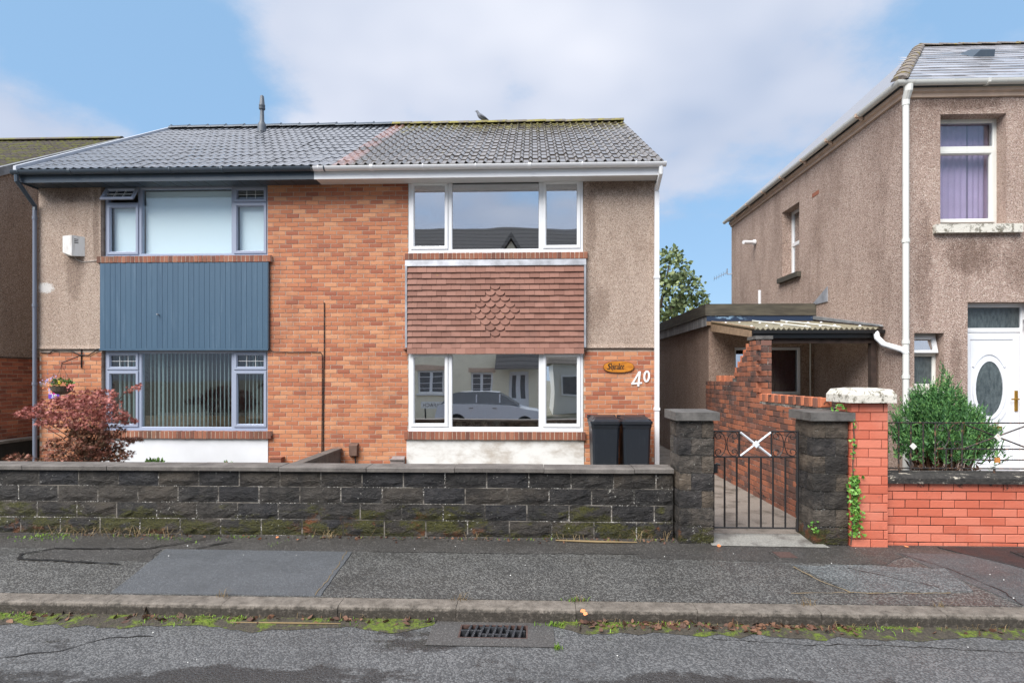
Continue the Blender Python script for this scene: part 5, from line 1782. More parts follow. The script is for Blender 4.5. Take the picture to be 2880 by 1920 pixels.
tag(box('side_garden', 'earth', None, 3.43, 10.6, 6.26, HY, -.1, .30), kind='structure')
tag(box('side_yard', 'concrete', None, 3.41, 5.18, HY + .001, OY, -.1, .05), kind='structure')

# ================================================================== NEIGHBOUR HOUSE AT THE FAR SIDE OF 38
nb = thing('neighbour_house', (-12, 9.7, 0), 'brown pebbledashed house with mossy tiled roof beyond number 38', 'house')
NX = -10.0
nz = lambda y: 5.04 + (y - 9.3) * .593
m = MB().prism([(9.7, 2.12), (17.0, 2.12), (17.0, nz(2 * 13.43 - 17.0) - .1), (13.43, nz(13.43) - .1), (9.7, nz(9.7) - .1)], 'x', -16, NX - .001)
m.build('render_wall', 'pebble_neighbour', nb)
box('brick_core', 'mortar', nb, -16, NX - .03, 9.71, 17, -.1, 2.119)
box('drip_bead', 'timber_rot', nb, NX - .03, NX + .012, 9.69, 17, 2.105, 2.122)
lay_bricks(nb, [(9.7, 14.5, 0, 2.1)], ('X', NX - .022), 'brick_neighbour', seed=31, z_vis=.5)
m = MB()
m.add([(x, y, z) for x in (-16.0, NX + .06) for y, z in ((9.3, nz(9.3)), (13.43, nz(13.43)), (17.6, nz(9.3)))] + [(x, y, z - .1) for x in (-16.0, NX + .06) for y, z in ((9.3, nz(9.3)), (13.43, nz(13.43)), (17.6, nz(9.3)))],
      [(0, 3, 4, 1), (1, 4, 5, 2), (6, 7, 10, 9), (7, 8, 11, 10), (3, 9, 10, 4), (4, 10, 11, 5), (0, 6, 9, 3)])
nroof = m.build('roof', 'lead_dark', nb)
tp = math.atan(.593)
tl = math.hypot(4.13, 4.13 * .593)
tm = roman('tmp', 'neighbour_tile', .03, .30, tl / 14)
rest = MB()
for r in range(14):
    for c in range(18):
        oy, ozz = 9.3 + r * tl / 14 * math.cos(tp), nz(9.3) + r * tl / 14 * math.sin(tp)
        ry = random.uniform(-.012, .012)
        vs = []
        for v in tm.vertices:
            yy, zz = v.co.y * math.cos(tp) - v.co.z * math.sin(tp), v.co.y * math.sin(tp) + v.co.z * math.cos(tp)
            vs.append((NX + .0 - (c + .5) * .30 + v.co.x, oy + yy, ozz + zz + ry * .3))
        rest.add(vs, [tuple(f.vertices) for f in tm.polygons])
tag(rest.build('roof_tiles', 'neighbour_tile', nroof), kind='stuff')
MB().prism([(9.25, nz(9.3) - .12), (13.43, nz(13.43) - .12), (17.6, nz(9.3) - .12), (17.6, nz(9.3) + .05), (13.43, nz(13.43) + .06), (9.25, nz(9.3) + .04)], 'x', NX - .01, NX + .085).build('verge', 'lead_dark', nb)
for i in range(12):
    x = NX + .05 - i * .46
    MB().prism([(13.43 - .12, nz(13.43) + .02), (13.43 - .06, nz(13.43) + .08), (13.43, nz(13.43) + .10), (13.49, nz(13.43) + .08), (13.55, nz(13.43) + .02)], 'x', x - .455, x).build('ridge_tile', 'neighbour_tile', nroof)
bw_ = thing('boundary_wall', (-9.7, 9, 0), 'low blackened boundary wall in the gap beside number 38', 'wall')
box('body', 'black_wall', bw_, -9.90, -9.70, 6.4, 15, -.1, .52)
box('coping', 'coping', bw_, -9.93, -9.67, 6.4, 15, .521, .57)
dv = thing('dividing_wall', (-3.37, 8, 0), 'low mossy concrete wall dividing the two front gardens', 'wall')
box('body', 'coping', dv, -3.43, -3.31, 6.40, FY - .012, -.1, .47)
box('coping', 'coping', dv, -3.45, -3.29, 6.40, FY - .0125, .471, .51)

# ================================================================== INSIDE THE WINDOWS
vb = thing('vertical_blind', (-6.08, 9.9, .85), 'pale vertical slat blind half open in the blue-framed ground floor window', 'blind')
box('headrail', 'upvc_white', vb, -7.5, -4.65, 9.90, 9.94, 2.20, 2.235)
rr = random.Random(2)
for (xa, xb, n) in ((-6.87, -5.30, 21), (-7.44, -7.02, 5), (-5.14, -4.72, 6)):
    for i in range(n):
        x = xa + (xb - xa) * (i + .5) / n
        an = R(109 + rr.uniform(-7, 5))
        c_, s_ = .042 * math.cos(an), .042 * math.sin(an)
        MB().add([(x - c_, 9.92 - s_, .86), (x + c_, 9.92 + s_, .86), (x + c_, 9.92 + s_, 2.2), (x - c_, 9.92 - s_, 2.2), (x - c_ + .0015, 9.92 - s_, .86), (x + c_ + .0015, 9.92 + s_, .86), (x + c_ + .0015, 9.92 + s_, 2.2), (x - c_ + .0015, 9.92 - s_, 2.2)],
                 [(0, 1, 2, 3), (5, 4, 7, 6), (0, 3, 7, 4), (1, 5, 6, 2)]).build('slat', 'blind_slat', vb)
rb = thing('roller_blind', (-6.08, 9.86, 3.9), 'pale closed roller blind filling the blue-framed upstairs window', 'blind')
box('fabric', 'blind_white', rb, -6.885, -5.285, 9.862, 9.868, 3.87, 5.035)
box('fabric', 'blind_white', rb, -7.46, -6.99, 9.862, 9.868, 3.9, 4.76)
box('fabric', 'blind_white', rb, -5.18, -4.69, 9.862, 9.868, 3.9, 4.76)
box('roller', 'lead_dark', rb, -6.885, -5.285, 9.855, 9.895, 5.036, 5.075)
sf = thing('sofa', (-5.9, 11.2, .1), 'brown sofa glimpsed behind the slat blind', 'sofa')
MB().prism([(10.3, .1), (11.0, .1), (11.0, .55), (10.55, .55), (10.5, 1.0), (10.3, 1.02)], 'x', -7.2, -4.9).build('frame', 'timber_pale', sf)
for i in range(2):
    MB().box(-7.1 + i * 1.1, -6.05 + i * 1.1, 10.5, 10.62, .5, 1.06).build('cushion', 'concrete', sf)


def drape(nm, x0, x1, y, z0, z1, mt, label, folds=9, amp=.02):
    n = folds * 6
    vs = []
    for i in range(n + 1):
        x = x0 + (x1 - x0) * i / n
        d_ = amp * math.sin(i / 6 * 2 * math.pi)
        vs += [(x, y + d_, z0), (x, y + d_ * .7, z1)]
    m = MB().add(vs + [(a_, b_ + .004, c_) for a_, b_, c_ in vs], [(2 * i, 2 * i + 2, 2 * i + 3, 2 * i + 1) for i in range(n)] + [(2 * n + 2 + 2 * i + 1, 2 * n + 2 + 2 * i + 3, 2 * n + 2 + 2 * i + 2, 2 * n + 2 + 2 * i) for i in range(n)])
    return tag(m.build(nm, mt, None, True), label, 'curtain')


drape('curtain', 5.60, 6.30, 8.44, 3.85, 5.42, 'curtain_lilac', 'lilac curtain half of the upstairs window, drawn over its wide part', 8, .012)
drape('curtain', 6.32, 6.70, 8.45, 3.85, 5.42, 'curtain_lilac', 'lilac curtain half drawn to the narrow edge of the upstairs window', 5, .012)
drape('curtain', 4.30, 4.95, 10.85, 1.4, 2.3, 'curtain_red', 'dark red curtain inside the outbuilding window', 7, .02)
pp = thing('potted_plant', (-.72, 9.86, .86), 'teal-leaved plant in a small white pot on the inner window ledge', 'plant')
box('shelf', 'interior', house40, -2.0, .8, 9.80, 10.0, .80, .862)
MB().lathe((-.62, 9.9, .862), [(0, 0), (.05, 0), (.062, .11), (.05, .11), (0, .09)], 14).build('pot', 'upvc_white', pp, 40)

# ================================================================== BINS


def wheelie(cx, y0, label, sticker=None):
    t = thing('wheelie_bin', (cx, y0 + .25, .004), label, 'wheelie bin', 'wheelie bins')
    vs = []
    lv = [(0.004, .185, .02, .42), (.10, .190, .0, .44), (.92, .215, -.03, .50), (.96, .228, -.04, .50), (1.0, .228, -.04, .50)]
    for z, hw, ya, yb in lv:
        c_ = .035
        vs += [(cx - hw + c_, y0 + ya, z), (cx + hw - c_, y0 + ya, z), (cx + hw, y0 + ya + c_, z), (cx + hw, y0 + yb, z), (cx - hw, y0 + yb, z), (cx - hw, y0 + ya + c_, z)]
    fs = [tuple(range(5, -1, -1))]
    for l in range(len(lv) - 1):
        for i in range(6):
            j = (i + 1) % 6
            fs.append((l * 6 + i, l * 6 + j, l * 6 + 6 + j, l * 6 + 6 + i))
    MB().add(vs, fs).build('body', 'bin_plastic', t)
    for s in (-1, 1):
        MB().prism([(cx + s * .135 - .006, y0 - .012), (cx + s * .135 + .006, y0 - .012), (cx + s * .145, y0 + .03), (cx + s * .125, y0 + .03)], 'z', .12, .9).build('rib', 'bin_plastic', t)
    # lid: skirt, two steps up, ridges
    vs, fs = [], []
    lv = [(1.0, .240, -.065, .52), (1.042, .240, -.065, .52), (1.046, .228, -.05, .52), (1.075, .215, -.01, .52), (1.08, .20, .03, .50), (1.105, .175, .10, .48), (1.108, .16, .12, .47)]
    for z, hw, ya, yb in lv:
        c_ = .04
        vs += [(cx - hw + c_, y0 + ya, z), (cx + hw - c_, y0 + ya, z), (cx + hw, y0 + ya + c_, z), (cx + hw, y0 + yb, z), (cx - hw, y0 + yb, z), (cx - hw, y0 + ya + c_, z)]
    for l in range(len(lv) - 1):
        for i in range(6):
            j = (i + 1) % 6
            fs.append((l * 6 + i, l * 6 + j, l * 6 + 6 + j, l * 6 + 6 + i))
    fs += [tuple(range(5, -1, -1)), tuple(6 * (len(lv) - 1) + i for i in range(6))]
    ld = MB().add(vs, fs).build('lid', 'bin_plastic', t)
    box('lid_groove', 'bin_wheel', ld, cx - .22, cx + .22, y0 - .0672, y0 - .06, 1.018, 1.024)
    MB().tube([(cx - .23, y0 + .50, 1.06), (cx - .235, y0 + .58, 1.09), (cx + .235, y0 + .58, 1.09), (cx + .23, y0 + .50, 1.06)], .016, 6).build('handle', 'bin_plastic', t)
    for s in (-1, 1):
        MB().tube([(cx + s * .19, y0 + .45, .1), (cx + s * .245, y0 + .45, .1)], .1, 16).build('wheel', 'bin_wheel', t)
    if sticker:
        MB().add([(cx + .06, y0 - .0135, .66), (cx + .10, y0 - .0135, .66), (cx + .10, y0 - .0145, .70), (cx + .085, y0 - .0145, .69)], [(0, 1, 2, 3)]).build('sticker', 'sticker', t)
    return t


wheelie(1.163, 8.99, 'dark wheelie bin standing nearer the white window, plain front')
wheelie(1.655, 8.99, 'dark wheelie bin next to the white downpipe with a torn white sticker', True)

# ================================================================== PIGEON ON THE RIDGE
pg = thing('pigeon', (-1.2, 13.43, 7.82), 'grey pigeon perched on the mossy ridge', 'pigeon')
B0 = Vector((-1.20, 13.43, 7.82))
sp = [(.165, .015), (.13, .03), (.09, .05), (.03, .08), (-.03, .115), (-.06, .15), (-.085, .19), (-.10, .222), (-.122, .238), (-.138, .238)]
rad = [.012, .028, .042, .056, .058, .048, .033, .030, .026, .008]
MB().tube([B0 + Vector((x, 0, z)) for x, z in sp], rad, 10).build('body', 'bird_grey', pg, True)
MB().tube([B0 + Vector((-.135, 0, .238)), B0 + Vector((-.165, 0, .230))], [.008, .002], 6).build('beak', 'bird_dark', pg)
for s in (-1, 1):
    MB().tube([B0 + Vector((.17, s * .02, .012)), B0 + Vector((.08, s * .045, .06)), B0 + Vector((-.01, s * .052, .105)), B0 + Vector((-.04, s * .045, .13))], [.004, .02, .022, .005], 6).build('wing', 'bird_dark', pg, True)
    MB().tube([B0 + Vector((.0, s * .018, .07)), B0 + Vector((-.002, s * .018, .0))], .005, 5).build('leg', 'bird_dark', pg)

# ================================================================== PLANTS
rng = np.random.default_rng(3)


def scatter(shape, pts, dirs, sizes, roll=None):
    """copies of a flat leaf outline (x across, y along) at pts, growing along dirs"""
    shape = np.asarray(shape, float)
    n, k = len(pts), len(shape)
    pts, dirs = np.asarray(pts), np.asarray(dirs, float)
    dirs = dirs / np.linalg.norm(dirs, axis=1, keepdims=True)
    rv = rng.normal(size=(n, 3))
    side = np.cross(dirs, rv)
    side /= np.linalg.norm(side, axis=1, keepdims=True)
    nr = np.cross(side, dirs)
    s = np.asarray(sizes)[:, None, None]
    cup = (shape[:, 0] ** 2)[None, :, None] * .6
    V = pts[:, None, :] + s * (shape[None, :, 0:1] * side[:, None, :] + shape[None, :, 1:2] * dirs[:, None, :] + cup * nr[:, None, :])
    V = V.reshape(-1, 3)
    F = [tuple(range(i * k, i * k + k)) for i in range(n)]
    return V.tolist(), F


MAPLE = []
for i, (an, L) in enumerate(((-125, .45), (-70, .8), (-35, .95), (0, 1.05), (35, .95), (70, .8), (125, .45))):
    a_ = R(an)
    if i:
        b_ = R((an + prev_an) / 2)
        MAPLE.append((.26 * math.sin(b_), .26 * math.cos(b_)))
    MAPLE.append((L * math.sin(a_), L * math.cos(a_)))
    prev_an = an
OVAL = [(0, 0), (.28, .3), (.3, .6), (0, 1), (-.3, .6), (-.28, .3)]
NEEDLE = [(-.12, 0), (.12, 0), (.16, .5), (0, 1), (-.16, .5)]


def foliage(name, parent, mat, shape, pts, dirs, sizes, smooth=False):
    V, F = scatter(shape, pts, dirs, sizes)
    me = bpy.data.meshes.new(name)
    me.from_pydata(V, [], F)
    me.materials.append(M[mat])
    o = put(name, me, parent)
    return o


def ell(c, r, n, shellness=.6):
    v = rng.normal(size=(n, 3))
    v /= np.linalg.norm(v, axis=1, keepdims=True)
    q = rng.random(n) ** (1 / 3)
    q = shellness + (1 - shellness) * q
    q *= .75 + .25 * rng.random(n)
    return np.array(c) + v * q[:, None] * np.array(r), v


# Japanese maple in the front garden of 38
mp_ = thing('maple_shrub', (-6.5, 8.0, 0), 'red-leaved Japanese maple shrub in the front garden of number 38', 'shrub')
trunk = MB().tube([(-6.48, 8, 0), (-6.46, 8.02, .35), (-6.44, 8, .62)], [.035, .028, .022], 7)


def mx(px):
    return -6.526 + (px - 190) * .00651


def mz(py):
    return 1.745 - (py - 865) * .006328


clumps_top = [(150, 938, 50, 24), (200, 918, 52, 24), (242, 928, 42, 22), (108, 946, 36, 15), (272, 950, 36, 20), (80, 950, 18, 8), (180, 962, 60, 20), (228, 962, 50, 22), (290, 966, 20, 9), (160, 918, 24, 12), (225, 905, 26, 12)]
clumps_low = [(72, 1046, 28, 9), (105, 1034, 34, 13), (84, 1060, 30, 8), (150, 1046, 46, 14), (208, 996, 40, 22), (218, 1028, 50, 20), (256, 1016, 44, 14), (268, 1044, 42, 12), (180, 1062, 60, 10), (240, 1062, 48, 10), (125, 1064, 44, 8), (290, 1012, 18, 6), (200, 1050, 50, 16), (228, 1002, 40, 28), (246, 1036, 42, 22), (200, 1030, 36, 20), (165, 1012, 26, 12), (185, 990, 34, 16), (250, 990, 34, 16)]
for nm, lst, mt, dens in (('crown', clumps_top, 'leaf_maple', .085), ('lower_foliage', clumps_low, 'leaf_maple_low', .085)):
    P, D = [], []
    for (px, py, rx_, ry_) in lst:
        n = int(rx_ * ry_ * dens * 2.5) + 24
        cy = 8.0 + rng.uniform(-.25, .25)
        p, v = ell((mx(px), cy, mz(py)), (rx_ * .0067, min(.42, rx_ * .0067), ry_ * .0066), n, .35)
        P.append(p)
        d = v * np.array([1, 1, .2]) + np.array([0, -.35, -.45]) + rng.normal(size=(n, 3)) * .35
        D.append(d)
        # branch to the clump
        trunk.tube([(-6.45, 8.0, .45 if nm == 'crown' else .2), ((mx(px) - 6.45) / 2, 8.0, (mz(py) + .5) / 2 + .02), (mx(px), cy, mz(py) - .02)], [.010, .006, .003], 5)
    P, D = np.concatenate(P), np.concatenate(D)
    foliage(nm, mp_, mt, MAPLE, P, D, rng.uniform(.030, .058, len(P)))
spr = [(-5.98, 7.9, 1.30), (-5.85, 7.85, 1.45), (-5.74, 7.85, 1.56), (-5.62, 7.85, 1.60)]
trunk.tube(spr, [.006, .006, .005, .003], 5)
P = np.array([np.array(spr[-1]) + rng.normal(size=3) * (.05, .04, .03) for _ in range(34)] + [np.array(spr[2]) + rng.normal(size=3) * .03 for _ in range(10)] + [np.array((-5.88, 7.88, 1.38)) + rng.normal(size=3) * .03 for _ in range(8)])
foliage('sprig', mp_, 'leaf_maple', MAPLE, P, rng.normal(size=(len(P), 3)) * .5 + np.array([.2, -.2, -.5]), rng.uniform(.03, .05, len(P)))
trunk.build('trunk', 'bark', mp_)

# conifer in the garden of the older house
cf_ = thing('conifer_shrub', (5.05, 7.2, .3), 'bushy green conifer shrub with a brown bare base behind the iron railing', 'shrub')
tips, tdir = [], []
cB = np.array([5.06, 7.2, .25])
for i in range(44):
    th, q = rng.uniform(0, 2 * math.pi), math.sqrt(rng.random())
    px_, py_ = .52 * q * math.cos(th), .40 * q * math.sin(th)
    H = 1.26 - .48 * q * q + rng.normal() * .10
    lo_ = .40 + .10 * rng.random() if q > .75 else .62
    for k in range(46):
        t = rng.random()
        z = lo_ + (H - lo_) * t
        w_ = .115 * (1 - t) + .02
        tips.append(cB + np.array([px_ * (.75 + .25 * t) + rng.normal() * w_, py_ * (.75 + .25 * t) + rng.normal() * w_, z]))
        tdir.append(np.array([.45 * px_, .45 * py_ - .03, .9]) + rng.normal(size=3) * .2)
for (x, z) in ((5.06, 1.60), (5.04, 1.44), (4.94, 1.38), (5.16, 1.40), (4.66, 1.26), (4.74, 1.20), (5.28, 1.28), (5.45, 1.08), (5.56, .78)):
    for k in range(13):
        tips.append(np.array([x, 7.12, z]) + rng.normal(size=3) * (.028, .05, .10))
        tdir.append(np.array([0, -.05, 1]) + rng.normal(size=3) * .2)
P, D, Sz = [], [], []
tw_ = MB()
for p, d in zip(tips, tdir):
    d = d / np.linalg.norm(d)
    L = rng.uniform(.14, .24)
    side = np.cross(d, rng.normal(size=3))
    side /= np.linalg.norm(side)
    for k in range(17):
        t = k / 16
        q = p + d * L * t
        sg = 1 if k % 2 else -1
        P.append(q)
        D.append(d * .75 + side * sg * .75 * (1 - t * .7) + rng.normal(size=3) * .12)
        Sz.append(.05 * (1 - .5 * t) * rng.uniform(.8, 1.2))
foliage('foliage', cf_, 'leaf_conifer', NEEDLE, P, D, Sz)
for i in range(70):
    th = rng.uniform(0, 2 * math.pi)
    q = rng.uniform(.15, .5)
    tw_.tube([tuple(cB + np.array([.05 * math.cos(th), .05 * math.sin(th), .02])), tuple(cB + np.array([q * .6 * math.cos(th), q * .6 * math.sin(th), .32])), tuple(cB + np.array([q * math.cos(th), q * math.sin(th), .75 + .2 * rng.random()]))], [.012, .007, .003], 4)
tw_.build('stems', 'leaf_conifer_dead', cf_)
n = 420
p, v = ell(cB + np.array([.05, 0, .42]), (.42, .34, .30), n, .3)
foliage('dead_foliage', cf_, 'leaf_conifer_dead', NEEDLE, p, rng.normal(size=(n, 3)) * .5 + np.array([0, 0, .5]), rng.uniform(.04, .09, n))

# broadleaf tree beyond the yard
tr = thing('garden_tree', (5.2, 24, 0), 'leafy green tree rising behind the outbuilding', 'tree')
tk = MB().tube([(5.0, 24, -.1), (5.05, 24, 1.6), (5.1, 24, 3.2)], [.24, .19, .15], 8)
P, D = [], []
for (x, y, z, rx_, rz_, n) in ((5.2, 24, 5.2, 1.5, 1.1, 1100), (5.7, 23.8, 6.3, .85, .75, 560), (6.3, 24, 5.4, .95, .8, 560), (6.7, 24, 4.5, .85, .75, 480), (6.2, 23.6, 3.9, 1.1, .8, 560), (4.4, 24, 6.0, 1.2, 1.0, 500), (5.0, 24, 3.6, 1.4, .8, 500), (5.9, 24.2, 6.9, .45, .35, 160), (7.1, 24, 4.9, .35, .3, 70), (7.25, 24, 4.1, .3, .35, 70), (6.75, 24, 5.9, .3, .25, 50)):
    p, v = ell((x, y, z), (rx_, rx_ * .9, rz_), n, .55)
    P.append(p)
    D.append(v + rng.normal(size=(n, 3)) * .6 + np.array([0, 0, -.3]))
    tk.tube([(5.1, 24, 3.0), ((x + 5.1) / 2, (y + 24) / 2, (z + 3.0) / 2 + .2), (x, y, z)], [.10, .06, .02], 6)
P, D = np.concatenate(P), np.concatenate(D)
kp = rng.random(len(P)) < .72
P, D = P[kp], D[kp]
foliage('crown', tr, 'leaf_tree', OVAL, P, D, rng.uniform(.12, .24, len(P)))
tk.build('trunk', 'bark', tr)

# ivy creeping up the pillar joint
iv = thing('ivy', (3.29, 5.93, 0), 'bright ivy climbing the joint between the stone pillar and the red pier', 'ivy')
ivs = [(3.27, 5.93, .02), (3.285, 5.925, .2), (3.28, 5.93, .4), (3.30, 5.93, .6), (3.29, 5.93, .85), (3.31, 5.94, 1.1), (3.30, 5.94, 1.3)]
MB().tube(ivs, [.006] * 7, 5).build('stem', 'bark', iv)
P = []
for i in range(330):
    z = .12 + .62 * rng.random() ** .9
    P.append((3.30 + rng.normal() * .030 + (.02 if z < .4 else 0), 5.925 + rng.normal() * .014, z))
for i in range(26):
    P.append((3.30 + rng.normal() * .012, 5.94 + rng.normal() * .01, .75 + .6 * rng.random()))
for i in range(28):
    P.append((3.22 + rng.normal() * .05, 6.02 + rng.normal() * .05, 1.40 + rng.random() * .06))
for i in range(14):
    P.append((2.90 + rng.normal() * .025, 5.96 + rng.normal() * .012, .12 + rng.random() * .14))
foliage('leaves', iv, 'leaf_ivy', [(0, 0), (.45, .1), (.5, .5), (.15, .6), (0, 1), (-.15, .6), (-.5, .5), (-.45, .1)], P, rng.normal(size=(len(P), 3)) * (.5, .3, .5) + np.array([0, -.3, -.5]), rng.uniform(.018, .042, len(P)))

# small plants by the plinth
for (x, z0, r_, n, nm, lab) in ((-5.62, .0, .19, 260, 'garden_plant', 'small leafy green plant in front of the clean white plinth'), (-4.47, .0, .11, 70, 'garden_plant', 'low reddish rosette plant showing just above the wall coping')):
    t = thing(nm, (x, 8.2, 0), lab, 'plant')
    st = MB()
    for k in range(6):
        st.tube([(x, 8.2, 0), (x + rng.normal() * .06, 8.2 + rng.normal() * .05, .35 + (.12 if n > 100 else 0))], .006, 4)
    st.build('stems', 'bark', t)
    top = .50 if n > 100 else .43
    p, v = ell((x, 8.2, top - .1), (r_, r_ * .8, .13), n, .3)
    foliage('leaves', t, 'leaf_green', OVAL if n > 100 else NEEDLE, p, v + np.array([0, -.2, .5]) + rng.normal(size=(n, 3)) * .3, rng.uniform(.035, .07, n) if n > 100 else rng.uniform(.06, .11, n))
    if n < 100:
        foliage('red_tips', t, 'leaf_maple', NEEDLE, p[:18] + np.array([0, -.02, .04]), v[:18] + np.array([0, 0, .7]), [.05] * 18)
p = np.array([(-5.5 + rng.uniform(-.05, .3), 8.15, .36) for _ in range(36)])

# hanging basket
hb = thing('hanging_basket', (-8.0, 9.4, 1.45), 'wicker hanging basket of orange and pink flowers on a black bracket', 'hanging basket')
bx, by = -8.02, 9.38
MB().lathe((bx, by, 1.44), [(.0, 0), (.08, .01), (.14, .06), (.165, .13), (.17, .145), (.155, .145)], 18).build('basket', 'basket', hb)
MB().tube([(-7.93, FY - .01, 2.24), (-7.93, FY - .01, 1.90)], .010, 6).tube([(-7.93, FY - .015, 2.12), (bx, by, 1.98)], .008, 6).tube([(-7.93, FY - .015, 1.98), (bx, by, 1.96)], .006, 6).tube([(bx, by, 1.99), (bx + .02, by - .02, 1.96), (bx, by, 1.93)], .006, 6).build('bracket', 'iron', hb)
ch = MB()
for k in range(3):
    an = 2 * math.pi * k / 3 + .4
    ch.tube([(bx, by, 1.94), (bx + .16 * math.cos(an), by + .16 * math.sin(an), 1.585)], .003, 4)
ch.build('chain', 'iron', hb)
n = 150
p, v = ell((bx + .01, by, 1.63), (.16, .13, .075), n, .3)
foliage('leaves', hb, 'leaf_green', OVAL, p, v + np.array([0, 0, .4]), rng.uniform(.03, .06, n))
for (c_, mt, n, sp_) in (((bx - .14, by - .08, 1.575), 'flower_orange', 26, .022), ((bx - .10, by - .1, 1.49), 'flower_orange', 16, .016), ((bx + .20, by - .05, 1.565), 'flower_pink', 34, .026), ((bx + .24, by - .05, 1.60), 'flower_pink', 14, .016), ((bx - .19, by - .05, 1.66), 'flower_mauve', 40, .045), ((bx - .12, by - .04, 1.72), 'flower_mauve', 24, .03), ((bx + .05, by - .1, 1.645), 'flower_yellow', 16, .016), ((bx + .02, by, 1.72), 'flower_pink', 10, .014)):
    p = np.array(c_) + rng.normal(size=(n, 3)) * sp_
    tag(foliage('flower', hb, mt, OVAL, p, rng.normal(size=(n, 3)), [.03] * n), kind='stuff')

# ---- weeds, straw and leaves on the ground


def blades(name, mat, bases, h0, h1, lean, w, label, cat):
    m = MB()
    for (x, y, z) in bases:
        h = rng.uniform(h0, h1)
        an = rng.uniform(0, 2 * math.pi)
        l = rng.uniform(.2, 1) * lean * h
        ux, uy = math.cos(an), math.sin(an)
        px, py = -uy * w, ux * w
        a_ = Vector((x, y, z))
        b_ = Vector((x + ux * l * .35, y + uy * l * .35, z + h * .6))
        c_ = Vector((x + ux * l, y + uy * l, z + h * (1 - .25 * lean)))
        m.add([a_ + Vector((px, py, 0)), a_ - Vector((px, py, 0)), b_ - Vector((px, py, 0)) * .8, b_ + Vector((px, py, 0)) * .8, c_], [(0, 1, 2, 3), (3, 2, 4)])
    return tag(m.build(name, mat), label, cat, kind='stuff')


bs = []
for i in range(1500):          # green growth in the channel
    x = rng.uniform(-4.6, 4.4)
    if -.75 < x < .18:
        continue
    k = mnoise.noise(Vector((x * 1.1, 7.7, 0))) + .35 * mnoise.noise(Vector((x * 6, 1, 0))) + (.28 if x < -1.2 else -.08)
    if k > .02:
        bs.append((x, 4.325 - abs(rng.normal()) * .05, -.135))
for i in range(60):
    bs.append((.18 + rng.normal() * .05, 4.30 - abs(rng.normal()) * .02, -.135))
for i in range(36):
    bs.append((.185 + rng.normal() * .018, 3.94 + rng.normal() * .014, -.142))
for i in range(30):
    bs.append((.35 + rng.normal() * .05, 4.48 + rng.normal() * .012, -.022))
blades('grass', 'grass', bs, .015, .045, .9, .004, 'bright grass and moss growing along the kerb channel', 'grass')
bs = []
for i in range(900):
    x = rng.uniform(-6.2, -2.6)
    y = 6.09 - abs(rng.normal()) * .13
    k = mnoise.noise(Vector((x * 1.6, y * 3, 2))) + .5 * mnoise.noise(Vector((x * 6, y * 9, 4)))
    if k > .06:
        bs.append((x, y, -.003))
for i in range(60):
    bs.append((rng.uniform(-2.6, 1.5), 6.10 - abs(rng.normal()) * .03, -.002))
blades('grass', 'grass', bs, .01, .035, 1.3, .0035, 'short green grass at the foot of the low black wall', 'grass')
bs = []
for c0, n, sp_ in ((-5.0, 60, .28), (-4.45, 50, .2), (-3.9, 26, .25), (-2.2, 30, .05), (-2.3, 6, .3), (-.6, 12, .08), (.35, 14, .1), (1.15, 22, .06), (1.38, 14, .06)):
    for i in range(n):
        bs.append((c0 + rng.normal() * sp_, 6.09 - abs(rng.normal()) * .04, -.002))
blades('weeds', 'straw', bs, .04, .2, 2.2, .0022, 'dry straw-coloured weeds at the foot of the low black wall', 'weeds')
bs = []
for i in range(260):
    x = rng.uniform(-4.5, 4.5)
    if -.75 < x < .2:
        continue
    bs.append((x, 4.325 - abs(rng.normal()) * .035, -.134))
for c0 in (-.57, .36, -2.5, 2.15, 3.15):
    for i in range(16):
        bs.append((c0 + rng.normal() * .035, 4.47 + rng.normal() * .01, -.024))
blades('weeds', 'straw', bs, .02, .085, 1.3, .0022, 'dry grass stalks lying along the kerb', 'weeds')
P, D, Sz = [], [], []
for i in range(420):
    x = rng.choice([rng.uniform(-4.4, -.75), rng.uniform(.3, 4.4), rng.uniform(.35, 2.4), rng.uniform(.35, 2.4)])
    P.append((x, 4.32 - abs(rng.normal()) * .045, -.128 + rng.random() * .02))
    D.append(rng.normal(size=3) * (1, 1, .25))
    Sz.append(rng.uniform(.025, .065))
for i in range(170):
    P.append((rng.uniform(-5, 1.5), 6.09 - abs(rng.normal()) * .05, .004 + rng.random() * .01))
    D.append(rng.normal(size=3) * (1, 1, .25))
    Sz.append(rng.uniform(.02, .045))
o = foliage('leaf_litter', None, 'dead_leaf', OVAL, P, D, Sz)
tag(o, 'brown fallen leaves gathered in the road channel and by the wall', 'leaves', kind='stuff')
P, D = [], []
for i in range(70):
    if rng.random() < .6:
        x, y = rng.uniform(-5, 5), rng.uniform(4.6, 6.0)
        z = fw_z(y) + .012
    else:
        x, y = rng.uniform(-3.5, 3.5), rng.uniform(3.2, 4.1)
        z = road_z(y) + .004
    P.append((x, y, z))
    D.append((rng.normal(), rng.normal(), .02))
o = foliage('litter', None, 'sticker', OVAL, P, D, rng.uniform(.006, .015, len(P)))
tag(o, 'tiny pale specks of litter scattered on the tarmac', 'litter', kind='stuff')
P = [(x, y, fw_z(y) + .013) for x, y in ((-2.75, 6.0), (-2.9, 5.98), (3.85, 5.92), (1.9, 5.9), (-2.5, 5.97), (.36, 4.25), (.38, 4.24))]
o = foliage('leaf_litter', None, 'flower_orange', OVAL, P, [(rng.normal(), rng.normal(), .1) for _ in P], [.05] * len(P))
tag(o, 'a few bright orange fallen leaves on the footway', 'leaves', kind='stuff')
tag(MB().tube([(.25, 6.02, .012), (.7, 5.98, .012), (1.1, 5.975, .012)], [.008, .014, .006], 5).build('fallen_stalk', 'straw'), 'long dry stalk lying on the footway below the wall', 'stalk')
